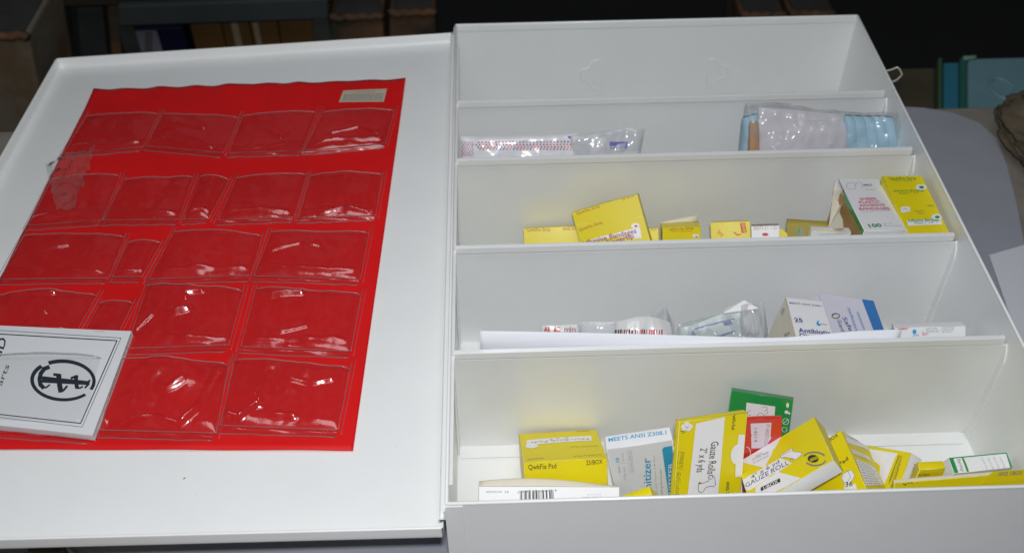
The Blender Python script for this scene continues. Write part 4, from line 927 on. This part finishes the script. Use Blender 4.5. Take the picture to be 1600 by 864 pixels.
# ------------------------------------------------------------------ behind the table: stored goods on pallets, in the dark
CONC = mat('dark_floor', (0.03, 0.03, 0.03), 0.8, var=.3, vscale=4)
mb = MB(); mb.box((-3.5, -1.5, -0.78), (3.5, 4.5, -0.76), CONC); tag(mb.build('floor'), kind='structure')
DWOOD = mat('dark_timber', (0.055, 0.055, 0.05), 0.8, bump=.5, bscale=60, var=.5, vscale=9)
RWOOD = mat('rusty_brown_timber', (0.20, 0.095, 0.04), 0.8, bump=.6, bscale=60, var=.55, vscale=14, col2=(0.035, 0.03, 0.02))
def fbox(mb, px4, Y, depth, m, zfloor=None):     # box whose front face has these photograph corners (BL, BR, TR, TL) at distance Y
    q = [aty(*p, Y) for p in px4]; mb.prism(q, (0, depth, 0), m); return q
BACKG = 'timber pallet blocks behind the table'
def block(px4, Y, depth, label, rim=True, m=RWOOD, topm=DWOOD):
    o = empty('pallet_block', aty(px4[0][0], px4[0][1], Y)+Vector((0,0,-.2)), label, 'pallet block', BACKG)
    q = [aty(*p, Y) for p in px4]; q[0].z = q[1].z = -0.759; mb = MB(); mb.prism(q, (0, depth, 0), m)
    build_on(mb, 'block', o, bevel=.004)
    mb = MB(); a, b = q[3], q[2]; n = 14
    mb.tube([a + (b-a)*i/n + Vector((0,-.003+.002*math.sin(i*2.1), .002*math.sin(i*1.7))) for i in range(n+1)], .006, RWOOD, 6); 
    mb.box((a.x+.006, Y+.008, a.z-.01), (b.x-.006, Y+depth-.01, a.z+.004), topm); build_on(mb, 'lip', o)
    return o
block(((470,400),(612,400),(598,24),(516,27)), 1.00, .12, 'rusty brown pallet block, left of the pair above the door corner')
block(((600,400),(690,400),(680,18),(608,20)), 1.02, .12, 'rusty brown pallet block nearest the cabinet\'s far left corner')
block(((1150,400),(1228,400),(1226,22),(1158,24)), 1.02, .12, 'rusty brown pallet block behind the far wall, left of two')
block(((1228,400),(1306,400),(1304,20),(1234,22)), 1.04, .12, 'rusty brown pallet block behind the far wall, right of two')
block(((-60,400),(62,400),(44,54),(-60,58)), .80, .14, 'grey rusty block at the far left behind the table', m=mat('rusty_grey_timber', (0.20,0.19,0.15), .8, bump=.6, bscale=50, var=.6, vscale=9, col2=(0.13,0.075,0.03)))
def board(px4, Y, depth, m, label, name='timber_board', cat='board'):
    mb = MB(); q = [aty(*p, Y) for p in px4]
    if px4[0][1] > 250:
        for k_ in (0, 1):
            d = (q[k_] - q[3-k_]); q[k_] = q[3-k_] + d * ((-0.759 - q[3-k_].z) / d.z)
    mb.prism(q, (0, depth, 0), m); o = mb.build(name, bevel=.003); tag(o, label, cat); return o
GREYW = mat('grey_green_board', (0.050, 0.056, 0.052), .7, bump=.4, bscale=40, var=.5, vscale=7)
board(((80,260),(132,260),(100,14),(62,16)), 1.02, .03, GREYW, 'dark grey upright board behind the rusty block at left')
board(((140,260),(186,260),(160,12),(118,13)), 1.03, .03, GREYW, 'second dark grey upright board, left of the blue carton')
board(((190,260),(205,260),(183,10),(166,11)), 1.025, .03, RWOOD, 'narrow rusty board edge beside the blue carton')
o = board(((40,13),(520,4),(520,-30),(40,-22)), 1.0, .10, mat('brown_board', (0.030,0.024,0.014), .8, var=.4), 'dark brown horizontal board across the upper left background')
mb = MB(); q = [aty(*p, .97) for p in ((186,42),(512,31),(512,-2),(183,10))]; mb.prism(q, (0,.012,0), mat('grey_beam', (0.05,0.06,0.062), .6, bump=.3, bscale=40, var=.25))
for u_ in (192, 500): 
    p = aty(u_, 30, .985); mb.box((p.x-.012, .983, -.759), (p.x+.012, .988, p.z), GREYW)
tag(mb.build('grey_beam', bevel=.004), 'dull grey metal beam behind the open door', 'beam')
# cartons on a pallet under the beam
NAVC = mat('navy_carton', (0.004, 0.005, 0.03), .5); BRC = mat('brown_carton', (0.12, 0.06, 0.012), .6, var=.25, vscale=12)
p0 = aty(186, 120, 1.0); p1 = aty(1100, 120, 1.0)
mb = MB(); zt = aty(300, 150, 1.0).z
for k_ in range(4): mb.box((p0.x-.05, .99+k_*.07, zt-.022), (p1.x-.62, 1.04+k_*.07, zt), DWOOD)
for xx in (p0.x-.03, p0.x+.16, p0.x+.38): mb.box((xx, .99, -.759), (xx+.05, 1.25, zt-.024), DWOOD)
tag(mb.build('pallet_stack'), 'dark timber pallet stack carrying the cartons under the beam', 'pallet')
def bcarton(u0, u1, vt, Y, dep, m, label, tape=None):
    a = aty(u0, vt, Y); b = aty(u1, vt-3, Y); o = empty('stored_carton', (a.x, Y, zt), label, 'carton', 'cartons stored on the pallet behind'); mb = MB()
    mb.box((a.x, Y, zt+.0005), (b.x, Y+dep, b.z), m); build_on(mb, 'body', o, bevel=.002)
    if tape:
        for t0, t1 in tape:
            mb = MB(); xa = a.x + (b.x-a.x)*t0; xb = a.x+(b.x-a.x)*t1; mb.box((xa, Y-.0006, zt+.002), (xb, Y+.0002, b.z-.0005), mat('old_tape', (.26,.22,.15),.4)); build_on(mb, 'tape', o)
    return o
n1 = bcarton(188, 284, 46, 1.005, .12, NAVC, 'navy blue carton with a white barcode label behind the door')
mb = MB(); LBW = mat('label_white', (0.17, 0.17, 0.21), .5); q = [aty(*p, 1.0035) for p in ((207,90),(256,88),(244.5,48.5),(193.5,50))]
for p in q: p.y = 1.0042
mb.prism(q, (0, -.0006, 0), LBW); f = lambda u, v: aty(u, v, 1.0034)
for k_ in range(7): mb.add([f(226, 52+k_*5), f(238, 52+k_*5), f(239, 54.6+k_*5), f(227, 54.6+k_*5)], [(0,1,2,3)], INK)
for s_, u_, v_, w__ in (('1752', 199, 61.5, 9), ('01 1 3A4', 200, 77.5, 17)):
    vs, fs = text_geo(s_, .01); mb.add([f(u_+w__*v.x, v_-4*v.y) for v in vs], fs, INK)
build_on(mb, 'shipping_label', n1)
bcarton(296, 344, 40, 1.01, .12, BRC, 'brown carton right of the navy blue carton'); bcarton(346, 388, 38, 1.012, .12, BRC, 'brown carton with pale tape in the middle of the row', [(.35, .6)])
bcarton(390, 432, 37, 1.01, .12, BRC, 'brown carton third from the navy blue one', [(.1, .3)]); bcarton(434, 512, 35, 1.012, .12, BRC, 'brown carton next to the pallet blocks')
# teal plastic case and a brown box on a low bench at the right: seen mostly from above
TEAL = mat('teal_plastic', (0.17, 0.32, 0.36), .45, var=.12, vscale=12); TEALD = mat('teal_edge', (0.02, 0.13, 0.10), .5)
ZC = -0.055; back = atz(1540, 90, ZC).y; f0 = 0.585
mb = MB(); mb.box((.46, f0, ZC-.075), (.92, back-.004, ZC-.045), DWOOD)
for xx in (.47, .86): 
    for yy in (f0+.01, back-.06): mb.box((xx, yy, -.759), (xx+.05, yy+.045, ZC-.076), DWOOD)
tag(mb.build('low_bench'), 'dark timber bench under the teal case behind the table', 'bench')
tb = empty('plastic_case', (atz(1540, 130, ZC).x, f0, ZC-.044), 'teal plastic case with round emboss behind the table at right', 'case')
xl = lambda u: (atz(u, 92, ZC).x, atz(u, 165, ZC).x)
def slabq(u0, u1, z0, z1, m, y0=f0, y1=None):
    y1 = y1 or back; a0, a1 = atz(u0, 92, z1), atz(u0, 160, z1); b0, b1 = atz(u1, 92, z1), atz(u1, 160, z1)
    X = lambda p, q, y: p.x + (q.x-p.x)*(y-p.y)/(q.y-p.y)
    mb = MB(); mb.prism([(X(a0,a1,y0), y0, z0), (X(b0,b1,y0), y0, z0), (X(b0,b1,y1), y1, z0), (X(a0,a1,y1), y1, z0)], (0, 0, z1-z0), m); return mb
build_on(slabq(1512, 1720, ZC-.044, ZC, TEAL), 'lid', tb, bevel=.004)
build_on(slabq(1474, 1499, ZC-.044, ZC-.006, mat('teal_dark', (0.03,0.19,0.27), .4)), 'side_tray', tb, bevel=.002)
build_on(slabq(1466, 1473, ZC-.044, ZC+.002, mat('olive_edge', (.05,.11,.05),.5)), 'rim_strip', tb, bevel=.002)
build_on(slabq(1500, 1511, ZC-.044, ZC+.001, TEALD), 'edge_strip', tb, bevel=.002)
mb = MB(); cc = atz(1567, 139, ZC+.001); mb.tube([cc + Vector((.0135*math.cos(k_*.2618), .021*math.sin(k_*.2618), 0)) for k_ in range(24)], .0018, TEAL, 6, closed=True)
build_on(mb, 'embossed_ring', tb)
mb = MB(); mb.tube([atz(1505+t_*12, 92-t_*1.2, ZC+.003) for t_ in (0,.6,1.2,1.6)], .003, mat('pale_strap', (.16,.28,.2),.6), 6); build_on(mb, 'strap', tb)
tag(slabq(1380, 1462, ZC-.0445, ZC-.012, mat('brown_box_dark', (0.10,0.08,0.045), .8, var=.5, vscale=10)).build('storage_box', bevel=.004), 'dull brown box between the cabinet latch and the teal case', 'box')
# crumpled cloth at the table's edge
CLOTH = mat('olive_brown_cloth', (0.16, 0.125, 0.075), .9, bump=.8, bscale=90, var=.5, vscale=30)
gc = atz(1632, 212, 0.028)
mb = MB()
def gl(a, b):
    th = a*2*math.pi; ph = (b-.5)*math.pi; v_ = Vector((math.cos(th)*math.cos(ph), math.sin(th)*math.cos(ph), math.sin(ph)))
    r_ = .92 + .30*noise.noise(v_*1.7 + Vector((3,1,0))) + .34*(0.5-abs(noise.noise(v_*3.3 + Vector((7,2,5))))) + .12*(0.3-abs(noise.noise(v_*8)))
    return gc + Vector((.036*r_*v_.x, .060*r_*v_.y, .0268*min(1.0, r_)*v_.z))
mb.grid(gl, 110, 60, CLOTH)
go = mb.build('crumpled_cloth'); tag(go, 'crumpled olive brown cloth on the table at the right frame edge', 'cloth')
